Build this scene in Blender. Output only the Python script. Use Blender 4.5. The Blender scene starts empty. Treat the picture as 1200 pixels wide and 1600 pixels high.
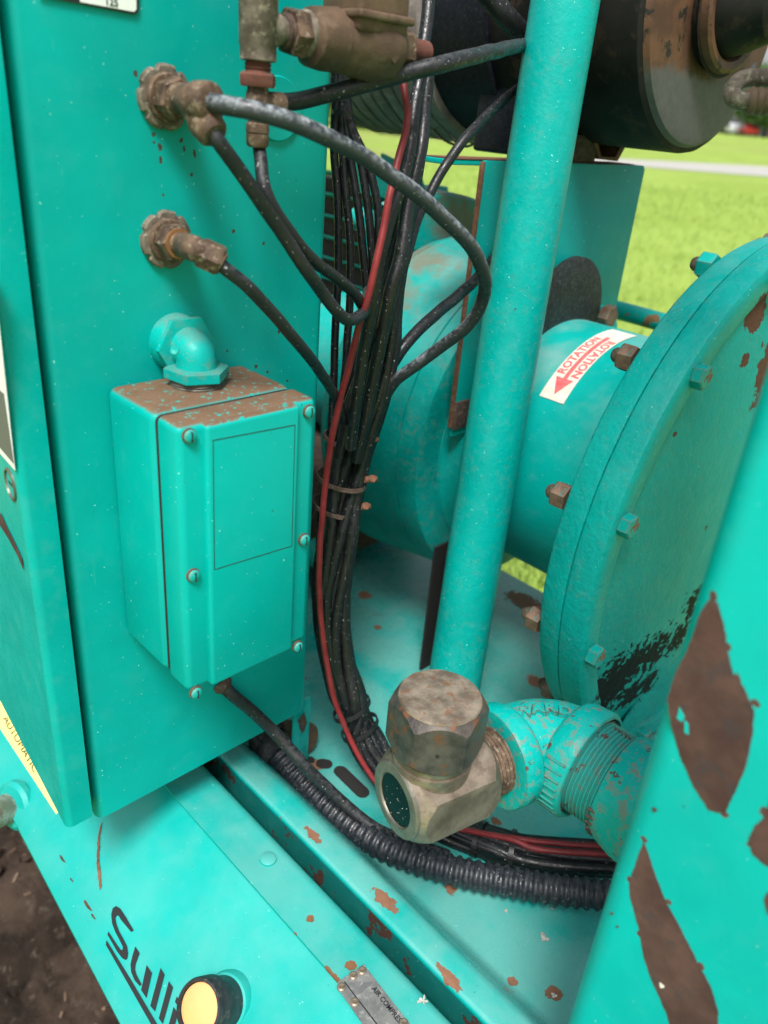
import bpy, bmesh, math, random
from mathutils import Vector, Matrix, noise
random.seed(7)
SC = bpy.context.scene
COL = SC.collection
R_ = math.radians

# ---------------------------------------------------------------- camera
F = 1250.0                                   # focal length in photo pixels (1200 x 1600)
CX = Vector((0.72035651, -0.68908853, 0.07901578))    # image right
CY = Vector((-0.26181336, -0.37563445, -0.88901773))  # image down
CZ = Vector((0.64229297, 0.61972232, -0.45100331))    # viewing direction
cam = bpy.data.cameras.new('camera'); camo = bpy.data.objects.new('camera', cam); COL.objects.link(camo)
m = Matrix.Identity(4)
for i, v in enumerate((CX, -CY, -CZ)):
    for r in range(3): m[r][i] = v[r]
camo.matrix_world = m
cam.sensor_fit = 'HORIZONTAL'; cam.sensor_width = 36; cam.lens = 36 * F / 1200
cam.clip_start = .01; cam.clip_end = 1000
cam.dof.use_dof = True; cam.dof.focus_distance = .60; cam.dof.aperture_fstop = 8.5
SC.camera = camo

# ---------------------------------------------------------------- sky and sun (bright overcast)
SUN = Vector((-.42, -.33, .85)).normalized()
W = bpy.data.worlds.new("World"); SC.world = W; W.use_nodes = True
nt = W.node_tree; nt.nodes.clear()
sky = nt.nodes.new('ShaderNodeTexSky'); sky.sky_type = 'NISHITA'; sky.sun_disc = False
sky.sun_elevation = math.asin(SUN.z); sky.sun_rotation = math.atan2(SUN.x, SUN.y)
sky.air_density = 1.0; sky.dust_density = 4.0; sky.ozone_density = 1.0
hs = nt.nodes.new('ShaderNodeHueSaturation'); hs.inputs['Saturation'].default_value = .35
bg = nt.nodes.new('ShaderNodeBackground'); bg.inputs['Strength'].default_value = .12
wo = nt.nodes.new('ShaderNodeOutputWorld')
nt.links.new(sky.outputs[0], hs.inputs['Color']); nt.links.new(hs.outputs[0], bg.inputs[0]); nt.links.new(bg.outputs[0], wo.inputs[0])
sl = bpy.data.lights.new('sun', 'SUN'); sl.energy = 3.0; sl.angle = R_(16); sl.color = (1, .98, .95)
so = bpy.data.objects.new('sun', sl); COL.objects.link(so)
so.rotation_euler = SUN.to_track_quat('Z', 'Y').to_euler()
vs = SC.view_settings; vs.view_transform = 'Standard'; vs.look = 'None'; vs.exposure = .68; vs.gamma = 1; vs.use_curve_mapping = False
SC.cycles.max_bounces = 6; SC.cycles.diffuse_bounces = 2; SC.cycles.glossy_bounces = 2

# ---------------------------------------------------------------- geometry of sight: a pixel of the photo on a plane of the place
def ray(px, py): return CX * ((px - 600) / F) + CY * ((py - 800) / F) + CZ
def onx(px, py, v): r = ray(px, py); return r * (v / r.x)
def ony(px, py, v): r = ray(px, py); return r * (v / r.y)
def onz(px, py, v): r = ray(px, py); return r * (v / r.z)
def at(px, py, d): return ray(px, py) * d
V = Vector
X, Y, Z = V((1, 0, 0)), V((0, 1, 0)), V((0, 0, 1))

# ---------------------------------------------------------------- materials
class G:
    def __init__(s, name):
        s.m = bpy.data.materials.new(name); s.m.use_nodes = True; s.t = s.m.node_tree; s.t.nodes.clear()
        s.out = s.n('OutputMaterial'); s.b = s.n('BsdfPrincipled'); s.l(s.b.outputs[0], s.out.inputs[0])
        s.tc = s.n('TexCoord').outputs['Object']
    def n(s, k, **kw):
        x = s.t.nodes.new('ShaderNode' + k)
        for a, b in kw.items(): setattr(x, a, b)
        return x
    def l(s, a, b): s.t.links.new(a, b)
    def set(s, sock, v):
        if isinstance(v, bpy.types.NodeSocket): s.l(v, sock)
        elif isinstance(v, (tuple, list)) and sock.type == 'RGBA': sock.default_value = (*v[:3], 1)
        else: sock.default_value = v
    def math(s, op, a, b=0., c=0., clamp=False):
        x = s.n('Math', operation=op, use_clamp=clamp); s.set(x.inputs[0], a); s.set(x.inputs[1], b); s.set(x.inputs[2], c); return x.outputs[0]
    def noise(s, scale, detail=4, rough=.55, vec=None, dist=0., off=0.):
        x = s.n('TexNoise'); v = vec or s.tc
        if off:
            a = s.n('VectorMath', operation='ADD'); s.l(v, a.inputs[0]); a.inputs[1].default_value = (off, off * 1.7, off * .3); v = a.outputs[0]
        s.l(v, x.inputs['Vector'])
        x.inputs['Scale'].default_value = scale; x.inputs['Detail'].default_value = detail; x.inputs['Roughness'].default_value = rough; x.inputs['Distortion'].default_value = dist
        return x.outputs['Fac']
    def ss(s, v, lo, hi):          # smooth step
        x = s.n('MapRange', interpolation_type='SMOOTHSTEP'); s.set(x.inputs[0], v); s.set(x.inputs[1], lo); s.set(x.inputs[2], hi); return x.outputs[0]
    def mix(s, f, a, b):
        x = s.n('Mix', data_type='RGBA'); s.set(x.inputs[0], f); s.set(x.inputs[6], a); s.set(x.inputs[7], b); return x.outputs[2]
    def fmix(s, f, a, b):
        x = s.n('Mix'); s.set(x.inputs[0], f); s.set(x.inputs[2], a); s.set(x.inputs[3], b); return x.outputs[0]
    def bump(s, h, strength, dist=.001, prev=None):
        x = s.n('Bump'); x.inputs['Strength'].default_value = strength; x.inputs['Distance'].default_value = dist; s.l(h, x.inputs['Height'])
        if prev: s.l(prev, x.inputs['Normal'])
        return x.outputs[0]
    def scaled(s, sc):
        x = s.n('Mapping'); s.l(s.tc, x.inputs[0]); x.inputs['Scale'].default_value = sc; return x.outputs[0]
    def fin(s, col, rough, nrm=None, metal=0., spec=.5, coat=0.):
        s.set(s.b.inputs['Base Color'], col); s.set(s.b.inputs['Roughness'], rough); s.set(s.b.inputs['Metallic'], metal)
        s.b.inputs['Specular IOR Level'].default_value = spec; s.b.inputs['Coat Weight'].default_value = coat; s.b.inputs['Coat Roughness'].default_value = .25
        if nrm: s.l(nrm, s.b.inputs['Normal'])
        return s.m
    def near(s, spots, rag=.5, scale=120., soft=0.):
        """1 inside ragged spots [(point, radius[, (sx,sy,sz)])]"""
        nz = s.n('TexNoise'); s.l(s.tc, nz.inputs['Vector']); nz.inputs['Scale'].default_value = scale; nz.inputs['Detail'].default_value = 6; nz.inputs['Roughness'].default_value = .62
        best = None
        for sp in spots:
            p, r = sp[0], sp[1]; st = sp[2] if len(sp) > 2 else (1, 1, 1)
            a = s.n('VectorMath', operation='SUBTRACT'); s.l(s.tc, a.inputs[0]); a.inputs[1].default_value = p
            b = s.n('VectorMath', operation='MULTIPLY'); s.l(a.outputs[0], b.inputs[0]); b.inputs[1].default_value = [q / r for q in st]
            c = s.n('VectorMath', operation='LENGTH'); s.l(b.outputs[0], c.inputs[0])
            best = c.outputs['Value'] if best is None else s.math('MINIMUM', best, c.outputs['Value'])
        d = s.math('ADD', best, s.math('MULTIPLY', s.math('SUBTRACT', nz.outputs['Fac'], .5), rag * 4))
        return s.ss(d, 1.04 + soft, .96 - soft)

TEAL = (.0, .345, .308)
RUST = (.10, .045, .028)
DUST = (.23, .17, .12)

def paint(name, base=TEAL, chips=.0, chip_scale=40., cast=0., dust=0., dustlow=.45, specks=1., spots=None, rag=.5, sscale=120., spotcol=RUST,
          soft=0., spots2=None, spot2col=(.004, .005, .006), rag2=.8, rough=.42, grime=.12, gloss=.22, fade=.10, scratch=.25, updirt=0., worn=0., wornlo=.42, pit=.25, edge=0.):
    g = G(name)
    big = g.noise(9, 3); mid = g.noise(55, 5, .6, off=3.1)
    c = g.mix(g.ss(big, .3, .7), tuple(x * .90 for x in base), tuple(min(1, x * 1.06) for x in base))
    c = g.mix(g.math('MULTIPLY', g.ss(g.noise(4.5, 5, .65, off=17.), .42, .68), fade * 3), c, tuple(x * .62 for x in base))
    st = g.noise(26, 5, .75, vec=g.scaled((9, 9, .8)), off=2.)
    c = g.mix(g.math('MULTIPLY', g.ss(st, .66, .70), scratch), c, (.06, .42, .38))
    # chalked, faded patches
    c = g.mix(g.math('MULTIPLY', g.ss(mid, .5, .8), grime), c, (.07, .34, .335))
    # dust that has settled on what looks up
    geo = g.n('NewGeometry'); sx = g.n('SeparateXYZ'); g.l(geo.outputs['Normal'], sx.inputs[0])
    if dust:
        up = g.ss(sx.outputs[2], .2, .9)
        dn = g.ss(g.noise(14, 5, .6, off=7.), dustlow, dustlow + .3)
        c = g.mix(g.math('MULTIPLY', g.math('MULTIPLY', up, dn), dust), c, (.27, .38, .35))
    rgh = g.fmix(g.ss(mid, .3, .8), rough - .07, rough + .10)
    # fine light and dark specks
    fine = g.noise(420, 2, .6, off=1.3); fine2 = g.noise(260, 3, .6, off=9.)
    c = g.mix(g.math('MULTIPLY', g.ss(fine, .725, .75), .55 * specks), c, (.35, .75, .68))
    c = g.mix(g.math('MULTIPLY', g.ss(fine2, .71, .74), .55 * specks), c, (.02, .09, .075))
    m = None
    if worn:
        w = g.ss(g.noise(150, 8, .68, off=4.4), .52, .56)
        w = g.math('MULTIPLY', w, g.ss(g.noise(32, 4, .6, off=2.4), wornlo, wornlo + .16))
        c = g.mix(g.math('MULTIPLY', w, worn), c, (.17, .19, .15))
    if updirt:
        up = g.ss(sx.outputs[2], .55, .92)
        a = g.ss(g.noise(200, 7, .74, off=5.), .61, .57)
        k = g.math('MULTIPLY', up, g.math('MULTIPLY', a, updirt))
        dcol = g.mix(g.noise(60, 4), (.10, .055, .032), (.19, .115, .07))
        c = g.mix(k, c, dcol); rgh = g.fmix(k, rgh, .9)
    rustc = g.mix(g.noise(170, 4, off=6.), tuple(x * .7 for x in spotcol), tuple(x * 1.5 for x in spotcol))
    if chips:
        m = g.ss(g.noise(chip_scale, 8, .66, off=11.), .5 + chips, .508 + chips)
    if edge:
        bv = g.n('Bevel'); bv.samples = 4; bv.inputs['Radius'].default_value = .0028
        dt = g.n('VectorMath', operation='DOT_PRODUCT'); g.l(bv.outputs[0], dt.inputs[0]); g.l(geo.outputs['Normal'], dt.inputs[1])
        e = g.ss(g.math('ADD', dt.outputs['Value'], g.math('MULTIPLY', g.noise(70, 6, .7, off=8.), .30)), 1.06, 1.02)
        e = g.math('MULTIPLY', e, edge)
        m = e if m is None else g.math('MAXIMUM', m, e)
    if spots:
        k = g.near(spots, rag, sscale, soft)
        if soft: c = g.mix(g.math('MULTIPLY', k, .75), c, tuple(x * 1.1 for x in spotcol))
        else: m = k if m is None else g.math('MAXIMUM', m, k)
    if m is not None:
        c = g.mix(m, c, rustc); rgh = g.fmix(m, rgh, .85)
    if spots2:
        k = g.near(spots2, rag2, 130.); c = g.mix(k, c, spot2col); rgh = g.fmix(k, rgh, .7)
    nb = g.bump(g.noise(330, 2, .5, off=2.), .10 + cast * .2, .0006)
    if cast: nb = g.bump(g.noise(150, 4, .6, off=12.), cast, .0012, nb)
    if m is not None: nb = g.bump(g.math('SUBTRACT', 1., m), .6, .0006, nb)
    return g.fin(c, rgh, nb, spec=gloss, coat=.0)

def dirty(name, c1, c2, c3=None, scale=60., rough=.75, metal=0., bump=.35, spec=.4, bscale=220., f3=.35, rvar=.12):
    g = G(name)
    c = g.mix(g.ss(g.noise(scale, 6, .65), .35, .65), c1, c2)
    if c3: c = g.mix(g.math('MULTIPLY', g.ss(g.noise(scale * 2.6, 6, .7, off=5.), .54, .62), f3 * 2), c, c3)
    g.noise(9)
    r = g.fmix(g.noise(scale, 3, off=3.), rough - rvar, rough + rvar)
    return g.fin(c, r, g.bump(g.noise(bscale, 5, .65, off=1.), bump, .001), metal=metal, spec=spec)

def rubber(name, c=(.012, .013, .015), dust=.35, dcol=(.10, .11, .115), wear=None, up=.2, rough=.5):
    g = G(name)
    geo = g.n('NewGeometry'); sx = g.n('SeparateXYZ'); g.l(geo.outputs['Normal'], sx.inputs[0])
    u = g.ss(sx.outputs[2], up - .4, up + .8)
    a = g.ss(g.noise(240, 6, .7), .40, .66)
    col = g.mix(g.math('MULTIPLY', g.math('MULTIPLY', u, a), dust), c, dcol)
    col = g.mix(g.math('MULTIPLY', g.ss(g.noise(45, 4, .6, off=6.), .52, .66), .08), col, (.055, .038, .028))
    col = g.mix(g.math('MULTIPLY', g.ss(g.noise(520, 2, .5, off=8.), .70, .72), .7), col, (.45, .45, .43))
    if wear: col = g.mix(g.ss(g.noise(30, 7, .7, off=4.), .49, .58), col, wear)
    return g.fin(col, g.fmix(a, rough - .12, rough + .25), g.bump(g.noise(300, 4, .6, off=2.), .35, .0008), spec=.5)

def plain(name, c, rough=.5, metal=0., spec=.5, var=.1, scale=80, bump=.1):
    g = G(name)
    col = g.mix(g.noise(scale, 5, .6), tuple(x * (1 - var) for x in c), tuple(min(1, x * (1 + var)) for x in c))
    return g.fin(col, rough, g.bump(g.noise(scale * 4, 3), bump, .0006), metal=metal, spec=spec)

def spot(px, py, plane, v, r, st=(1, 1, 1)):
    p = {'x': onx, 'y': ony, 'z': onz}[plane](px, py, v); return (tuple(p), r, st)

YC = .45          # the cabinet's front
ZP, ZR = -.60, -.56   # deck pan, side rail
AX, AZ = .77, -.335   # axis of the drive (runs along Y)
Mt = {}
Mt['cabinet'] = paint('cabinet_paint', specks=1.3, grime=.10, spots=[spot(240, 210, 'y', YC, 0.00112), spot(241, 222, 'y', YC, 0.00074), spot(250, 230, 'y', YC, 0.00124, (1, 1, .6)), spot(251, 250, 'y', YC, 0.00112, (1, 1, .6)),
        spot(283, 219, 'y', YC, 0.00124), spot(288, 232, 'y', YC, 0.00081, (1, 1, .5)), spot(304, 240, 'y', YC, 0.00093, (1, 1, .4)), spot(299, 273, 'y', YC, 0.00105), spot(365, 362, 'y', YC, 0.00124), spot(412, 380, 'y', YC, 0.00099), spot(255, 305, 'y', YC, 0.00068),
        spot(436, 518, 'y', YC, 0.00136), spot(400, 573, 'y', YC, 0.00124), spot(418, 581, 'y', YC, 0.00099), spot(449, 595, 'y', YC, 0.00093), spot(355, 548, 'y', YC, 0.00093), spot(212, 115, 'y', YC, 0.00136)],
        spotcol=(.055, .045, .035), rag=.7, sscale=700., rough=.40)
Mt['door'] = paint('door_paint', specks=.5, grime=.35, rough=.30)
Mt['box'] = paint('junction_box_paint', updirt=1., specks=1.7, grime=.06, rough=.38, edge=0.)
Mt['cover'] = paint('box_cover_paint', updirt=1., specks=1.7, grime=.06, rough=.38, spots=[spot(463, 880 + k * 16, 'y', .363, .0016, (1, 1, .35)) for k in range(8)], rag=.6, sscale=420.)
Mt['fitting_teal'] = paint('painted_fitting', chips=.16, updirt=.35, worn=.3, cast=.3, rough=.42, specks=.5)
Mt['post'] = paint('post_paint', specks=2.2, chips=.225, cast=.45, grime=.3, edge=0, worn=.12, rough=.42,
        spots=[spot(888, 160, 'y', .30, .006, (1, 1, .35)), spot(905, 120, 'y', .30, .003, (1, 1, .3)), spot(838, 420, 'y', .37, .0035, (1, 1, .35)), spot(800, 700, 'y', .37, .004, (1, 1, .18)), spot(790, 745, 'y', .37, .004, (1, 1, .15)), spot(755, 985, 'y', .37, .005, (1, 1, .3))])
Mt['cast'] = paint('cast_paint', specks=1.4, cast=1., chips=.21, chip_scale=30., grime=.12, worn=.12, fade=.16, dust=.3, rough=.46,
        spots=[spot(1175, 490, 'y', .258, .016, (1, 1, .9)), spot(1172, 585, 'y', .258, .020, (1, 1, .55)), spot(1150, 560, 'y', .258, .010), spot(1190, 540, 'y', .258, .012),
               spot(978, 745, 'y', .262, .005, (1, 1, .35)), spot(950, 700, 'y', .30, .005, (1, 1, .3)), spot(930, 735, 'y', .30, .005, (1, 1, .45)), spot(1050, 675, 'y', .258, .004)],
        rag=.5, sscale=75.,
        spots2=[spot(1060, 930, 'y', .258, .026, (1, 1, 1.4)), spot(1040, 985, 'y', .258, .027, (1, 1, 1.4)), spot(1005, 1010, 'y', .258, .030, (1, 1, 1.3)), spot(975, 1035, 'y', .258, .030, (1, 1, 1.1)), spot(950, 1070, 'y', .258, .030, (1, 1, .8)), spot(1000, 1060, 'y', .258, .016), spot(1090, 905, 'y', .258, .018), spot(930, 1110, 'y', .258, .030), spot(980, 1075, 'y', .258, .022)], rag2=.95)  # spots2: black shadow low on the cover painted in, mixed with paint chips
Mt['casing'] = paint('casing_paint', specks=.8, cast=.6, grime=.15, dust=.4, dustlow=.42, fade=.3, worn=.25, rough=.46, spotcol=(.19, .12, .075),
        spots=[spot(720, 350, 'y', .68, .040, (1, .7, 1.6)), spot(650, 385, 'y', .64, .034, (1, .7, 1.3)), spot(605, 455, 'y', .64, .026, (1, .7, 1.2)), spot(580, 540, 'y', .63, .012), spot(690, 330, 'y', .70, .03)], rag=.7, soft=.6, sscale=60.)
Mt['sleeve'] = paint('sleeve_paint', specks=1., cast=.25, grime=.3, dust=.5, dustlow=.4, rough=.42, spots=[spot(848, 517, 'y', .47, .010, (.7, .7, 1.8)), spot(865, 530, 'y', .47, .003)], spotcol=(.16, .075, .04))
Mt['bracket'] = paint('bracket_paint', specks=2., chips=.24, grime=.15, scratch=.8, rough=.45)
Mt['elbow'] = paint('elbow_paint', specks=.8, chips=.135, chip_scale=70., cast=.6, worn=.75, wornlo=.38, fade=.2, grime=.3, rough=.42, edge=.85, spotcol=(.085, .055, .042))
Mt['deck'] = paint('deck_paint', specks=1.0, chips=.172, chip_scale=34., dust=.35, dustlow=.28, grime=.2, gloss=.7, fade=.02, rough=.30, spotcol=(.17, .075, .038), sscale=170.,
        spots=[spot(430 * .5 + 600, 750 * .5 + 700, 'z', ZP, .001), spot(855, 1468, 'z', ZP, .001), spot(866, 1552, 'z', ZP, .006), spot(801, 1533, 'z', ZP, .004), spot(820, 940, 'z', ZP, .018, (1, .6, 1)), spot(840, 1066, 'z', ZP, .010, (1, .7, 1)),
               spot(498, 1195, 'z', ZP, .007), spot(505, 1235, 'z', ZP, .006), spot(705, 1388, 'z', ZP, .006), spot(775, 1283, 'z', ZP, .005), spot(700, 1525, 'z', ZR, .006, (1.6, .5, 1)), spot(600, 1405, 'z', ZR, .008, (1.5, .6, 1)), spot(620, 1362, 'z', ZR, .005),
               spot(490, 1305, 'z', ZR, .006, (1.6, .6, 1)), spot(685, 1340, 'z', ZP, .004), spot(570, 930, 'z', ZP, .010), spot(590, 980, 'z', ZP, .005)], rag=.55)
Mt['slotwall'] = paint('shaded_grimy_slot_paint', base=(.004, .13, .115), dust=0, chips=.05, chip_scale=30., grime=.1, rough=.6, spotcol=(.05, .025, .018))  # darkened teal: the slot's shade painted into the colour, along with oily grime
Mt['rail'] = paint('rail_paint', specks=.9, chips=.235, chip_scale=25., dust=.25, dustlow=.3, grime=.25, rough=.36, spotcol=(.16, .075, .035), sscale=200.,
        spots=[spot(457, 1461, 'z', ZR, .0030), spot(485, 1435, 'z', ZR, .003), spot(548, 1508, 'z', ZR, .004), spot(520, 1540, 'z', ZR, .011, (1.5, .7, 1)), spot(505, 1525, 'z', ZR, .007), spot(424, 1432, 'z', ZR, .0028, (1.6, .35, 1)), spot(375, 1375, 'z', ZR, .002, (1.6, .15, 1)),
               spot(445, 1462, 'z', ZR, .003, (1.6, .35, 1)), spot(350, 1345, 'z', ZR, .002, (1.6, .2, 1))], rag=.4)
Mt['panel'] = paint('side_panel_paint', gloss=.5, fade=.03, specks=.8, dust=.12, dustlow=.35, grime=.12, rough=.40, chips=.26, chip_scale=20.)
Mt['fgpost'] = paint('frame_post_paint', specks=1.4, grime=.12, fade=.14, scratch=.4, gloss=.3, rough=.36, chips=.235, chip_scale=26., spotcol=(.088, .045, .038), rag=.5, sscale=300., spots=[(tuple(onx(x, y, .30)), r * .6, (1, 1, 1)) for x, y, r in ((1112, 932, .004), (1096, 952, .003), (1150, 1060, .004), (1180, 1100, .003), (1044, 1090, .003), (1070, 1190, .003), (1132, 1272, .003), (1006, 1312, .003), (984, 1375, .003), (1000, 1460, .003), (1045, 1410, .0025), (1095, 1510, .003), (1196, 1270, .004), (1172, 1320, .003), (1135, 1010, .003))], base=(.0, .43, .40))
Mt['bare'] = dirty('bare_steel', (.060, .030, .026), (.105, .056, .046), (.050, .040, .042), 22, .8, 0, .35, spec=.2, f3=.3)
Mt['fit'] = dirty('rusty_fitting', (.055, .032, .021), (.14, .088, .056), (.30, .25, .18), 95, .72, .2, .7, f3=.3)
Mt['fit_grey'] = dirty('dusty_grey_fitting', (.075, .058, .042), (.18, .15, .115), (.33, .30, .22), 95, .75, .2, .5, f3=.3)
Mt['redrust'] = dirty('red_rust', (.085, .028, .019), (.13, .046, .030), (.07, .04, .03), 80, .8, 0, .5)
Mt['regulator'] = dirty('regulator_grime', (.075, .046, .029), (.15, .095, .058), (.20, .15, .10), 22, .62, .2, .35, f3=.15)
Mt['rustedge'] = dirty('rusty_steel', (.11, .045, .025), (.20, .09, .05), (.06, .03, .02), 90, .85, 0, .5)
Mt['bolt'] = dirty('weathered_bolt', (.10, .052, .032), (.20, .125, .085), (.02, .16, .14), 75, .6, .3, .4, f3=.3)
Mt['boltteal'] = paint('painted_bolt', chips=.12, cast=.4, specks=.5, edge=.7, spotcol=(.2, .12, .08))
Mt['hose'] = rubber('hose_rubber', c=(.009, .0095, .011), dust=.40)
Mt['hosegrey'] = rubber('worn_hose_rubber', c=(.022, .025, .030), dust=.95, dcol=(.26, .29, .31), wear=None, up=.05)
Mt['cable'] = rubber('cable_jacket', c=(.006, .0065, .0075), dust=.07, rough=.42)
Mt['red'] = dirty('red_cable_jacket', (.15, .010, .012), (.22, .022, .024), (.10, .02, .02), 50, .5, 0, .15, f3=.3)
Mt['corr'] = rubber('corrugated_plastic', c=(.011, .0125, .018), dust=.32, rough=.40)
Mt['tie'] = plain('black_nylon', (.012, .012, .013), .4)
Mt['filter'] = dirty('sooty_black_paint', (.0065, .0065, .0065), (.020, .018, .016), (.055, .034, .022), 11, .6, 0, .25, f3=.32, spec=.2)
Mt['filterrust'] = dirty('rusted_black_steel', (.15, .075, .040), (.23, .12, .065), (.015, .012, .010), 17, .72, 0, .4, f3=.38, bscale=130)
Mt['filterdust'] = dirty('dusty_black_steel', (.035, .037, .036), (.065, .070, .070), (.10, .10, .095), 120, .55, 0, .4)
Mt['ribs'] = dirty('ribbed_rubber', (.17, .135, .12), (.26, .22, .195), (.32, .27, .23), 30, .68, 0, .3)
Mt['tank'] = plain('dark_green_tank', (.020, .040, .034), .35, 0, .5, .3, 12)
Mt['strap'] = dirty('navy_black_paint', (.006, .007, .012), (.012, .013, .021), (.08, .07, .06), 150, .5, 0, .2, f3=.12, spec=.2)
Mt['disc'] = dirty('streaked_black_rubber', (.010, .012, .012), (.022, .026, .025), (.10, .14, .13), 160, .6, 0, .3, f3=.2)
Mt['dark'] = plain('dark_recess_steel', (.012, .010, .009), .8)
Mt['capmetal'] = dirty('oxidised_cap', (.13, .10, .075), (.32, .26, .20), (.22, .10, .05), 60, .55, .45, .5, f3=.35, bscale=420)
Mt['capside'] = dirty('oxidised_cap_side', (.040, .036, .034), (.12, .10, .085), (.17, .065, .03), 34, .5, .45, .5, f3=.5, bscale=420)
Mt['nickel'] = dirty('tarnished_nickel', (.16, .125, .09), (.29, .235, .18), (.10, .06, .04), 45, .40, .55, .15, f3=.18)
Mt['nickel_dull'] = dirty('dull_nickel', (.14, .135, .11), (.22, .20, .165), (.10, .07, .05), 45, .42, .6, .25, f3=.2)
Mt['glass'] = plain('dark_sight_glass', (.002, .010, .010), .35, 0, .08, .3, 400, .02)
Mt['white'] = plain('white_print', (.75, .77, .74), .5)
Mt['cream'] = dirty('aged_cream_label', (.66, .60, .50), (.74, .70, .62), (.45, .36, .28), 120, .6, 0, .05, f3=.15)
Mt['redink'] = dirty('faded_red_ink', (.60, .09, .10), (.66, .15, .15), (.7, .4, .38), 200, .6, 0, 0, f3=.2)
Mt['black'] = plain('black_print', (.010, .012, .014), .5)
Mt['greyprint'] = plain('grey_label', (.11, .11, .115), .5)
Mt['yellow'] = plain('yellow_label', (.80, .68, .22), .5)
Mt['amber'] = plain('amber_lens', (.80, .38, .15), .22, 0, .6, .12, 60)
Mt['alu'] = dirty('scratched_aluminium', (.20, .20, .20), (.30, .29, .28), (.55, .54, .52), 90, .5, .6, .2, f3=.2)
Mt['plasticdark'] = dirty('dusty_black_plastic', (.010, .012, .015), (.025, .028, .032), (.12, .10, .08), 60, .5, 0, .2, f3=.2)
Mt['pale'] = dirty('bird_lime', (.30, .30, .26), (.58, .57, .52), (.18, .15, .11), 500, .85, 0, .5)
Mt['olive'] = dirty('dirty_pipe', (.10, .13, .09), (.30, .38, .32), (.12, .07, .05), 40, .6, 0, .4)
Mt['corrosion'] = dirty('thread_rust', (.05, .028, .022), (.09, .055, .04), (.15, .13, .1), 90, .85, 0, .6)

# ---------------------------------------------------------------- mesh helpers
def link(name, me, mat=None, parent=None, smooth=35):
    o = bpy.data.objects.new(name, me); COL.objects.link(o)
    if mat is not None: me.materials.append(Mt[mat] if isinstance(mat, str) else mat)
    if smooth:
        me.polygons.foreach_set('use_smooth', [True] * len(me.polygons))
        me.set_sharp_from_angle(angle=R_(smooth))
    if parent is not None:
        o.parent = parent
        if parent.type == 'EMPTY': o.location = -parent.location     # part meshes keep the machine's own coordinates
    return o
def thing(name, label, cat, base, group=None):
    o = bpy.data.objects.new(name, None); COL.objects.link(o); o.location = base; o.empty_display_size = .02
    o['label'] = label; o['category'] = cat
    if group: o['group'] = group
    return o
def tag(o, label, cat, group=None):
    o['label'] = label; o['category'] = cat
    if group: o['group'] = group
    return o
def frm(bm):
    bmesh.ops.recalc_face_normals(bm, faces=bm.faces)
    me = bpy.data.meshes.new('m'); bm.to_mesh(me); bm.free(); return me
def basis(d):
    d = V(d).normalized(); u = (Z if abs(d.z) < .9 else X).cross(d).normalized(); return d, u, d.cross(u)
def smooth_path(pts, n=10):
    """Catmull-Rom through pts (each V or (V, r))"""
    P = [p if isinstance(p, tuple) else (p, None) for p in pts]; out = []
    for i in range(len(P) - 1):
        p0, p1, p2, p3 = P[max(i - 1, 0)], P[i], P[i + 1], P[min(i + 2, len(P) - 1)]
        for k in range(n):
            t = k / n
            q = .5 * ((2 * p1[0]) + (p2[0] - p0[0]) * t + (2 * p0[0] - 5 * p1[0] + 4 * p2[0] - p3[0]) * t * t + (3 * p1[0] - p0[0] - 3 * p2[0] + p3[0]) * t ** 3)
            r = None if p1[1] is None else p1[1] + (p2[1] - p1[1]) * t
            out.append((q, r))
    out.append(P[-1]); return out
def sweep(path, r, seg=16, caps=True, bm=None, wob=0.):
    """tube along [(point, radius|None)]"""
    bm = bm or bmesh.new(); rings = []; pts = [p for p, _ in path]; u = None
    for i, (p, rr_) in enumerate(path):
        d = (pts[min(i + 1, len(pts) - 1)] - pts[max(i - 1, 0)]).normalized()
        if u is None: _, u, _ = basis(d)
        u = (u - d * u.dot(d)).normalized(); v = d.cross(u); q = r if rr_ is None else rr_
        if wob: p = p + u * wob * noise.noise(p * 40) + v * wob * noise.noise(p * 40 + V((9, 9, 9)))
        rings.append([bm.verts.new(p + (u * math.cos(a) + v * math.sin(a)) * q) for a in [2 * math.pi * k / seg for k in range(seg)]])
    for a, b in zip(rings, rings[1:]):
        for k in range(seg): bm.faces.new((a[k], a[(k + 1) % seg], b[(k + 1) % seg], b[k]))
    if caps: bm.faces.new(rings[0]); bm.faces.new(rings[-1])
    return bm
def hose(name, pts, r, mat, parent=None, n=12, seg=14, wob=.0006):
    return link(name, frm(sweep(smooth_path(pts, n), r, seg, wob=wob)), mat, parent, 60)
def lathe(o, d, prof, seg=48, bm=None, a0=0., a1=360., jit=0., seed=0.):
    """profile [(distance along d, radius)] turned about the line o, d"""
    bm = bm or bmesh.new(); d, u, v = basis(d); full = abs(a1 - a0 - 360) < .01; rings = []
    n = seg if full else seg + 1
    for t, r in prof:
        if r < 1e-6: rings.append([bm.verts.new(o + d * t)]); continue
        ring = []
        for k in range(n):
            a = R_(a0 + (a1 - a0) * k / seg); q = r
            if jit: q += jit * noise.noise(V((math.cos(a) * 6 + seed, math.sin(a) * 6, t * 90)))
            ring.append(bm.verts.new(o + d * t + (u * math.cos(a) + v * math.sin(a)) * q))
        rings.append(ring)
    for a, b in zip(rings, rings[1:]):
        m_ = max(len(a), len(b))
        for k in range(m_ if full else m_ - 1):
            f = []
            for w in (a[k % len(a)], a[(k + 1) % len(a)], b[(k + 1) % len(b)], b[k % len(b)]):
                if w not in f: f.append(w)
            if len(f) > 2:
                try: bm.faces.new(f)
                except ValueError: pass
    if full:
        for r in (rings[0], rings[-1]):
            if len(r) > 2: bm.faces.new(r)
    return bm
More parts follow.
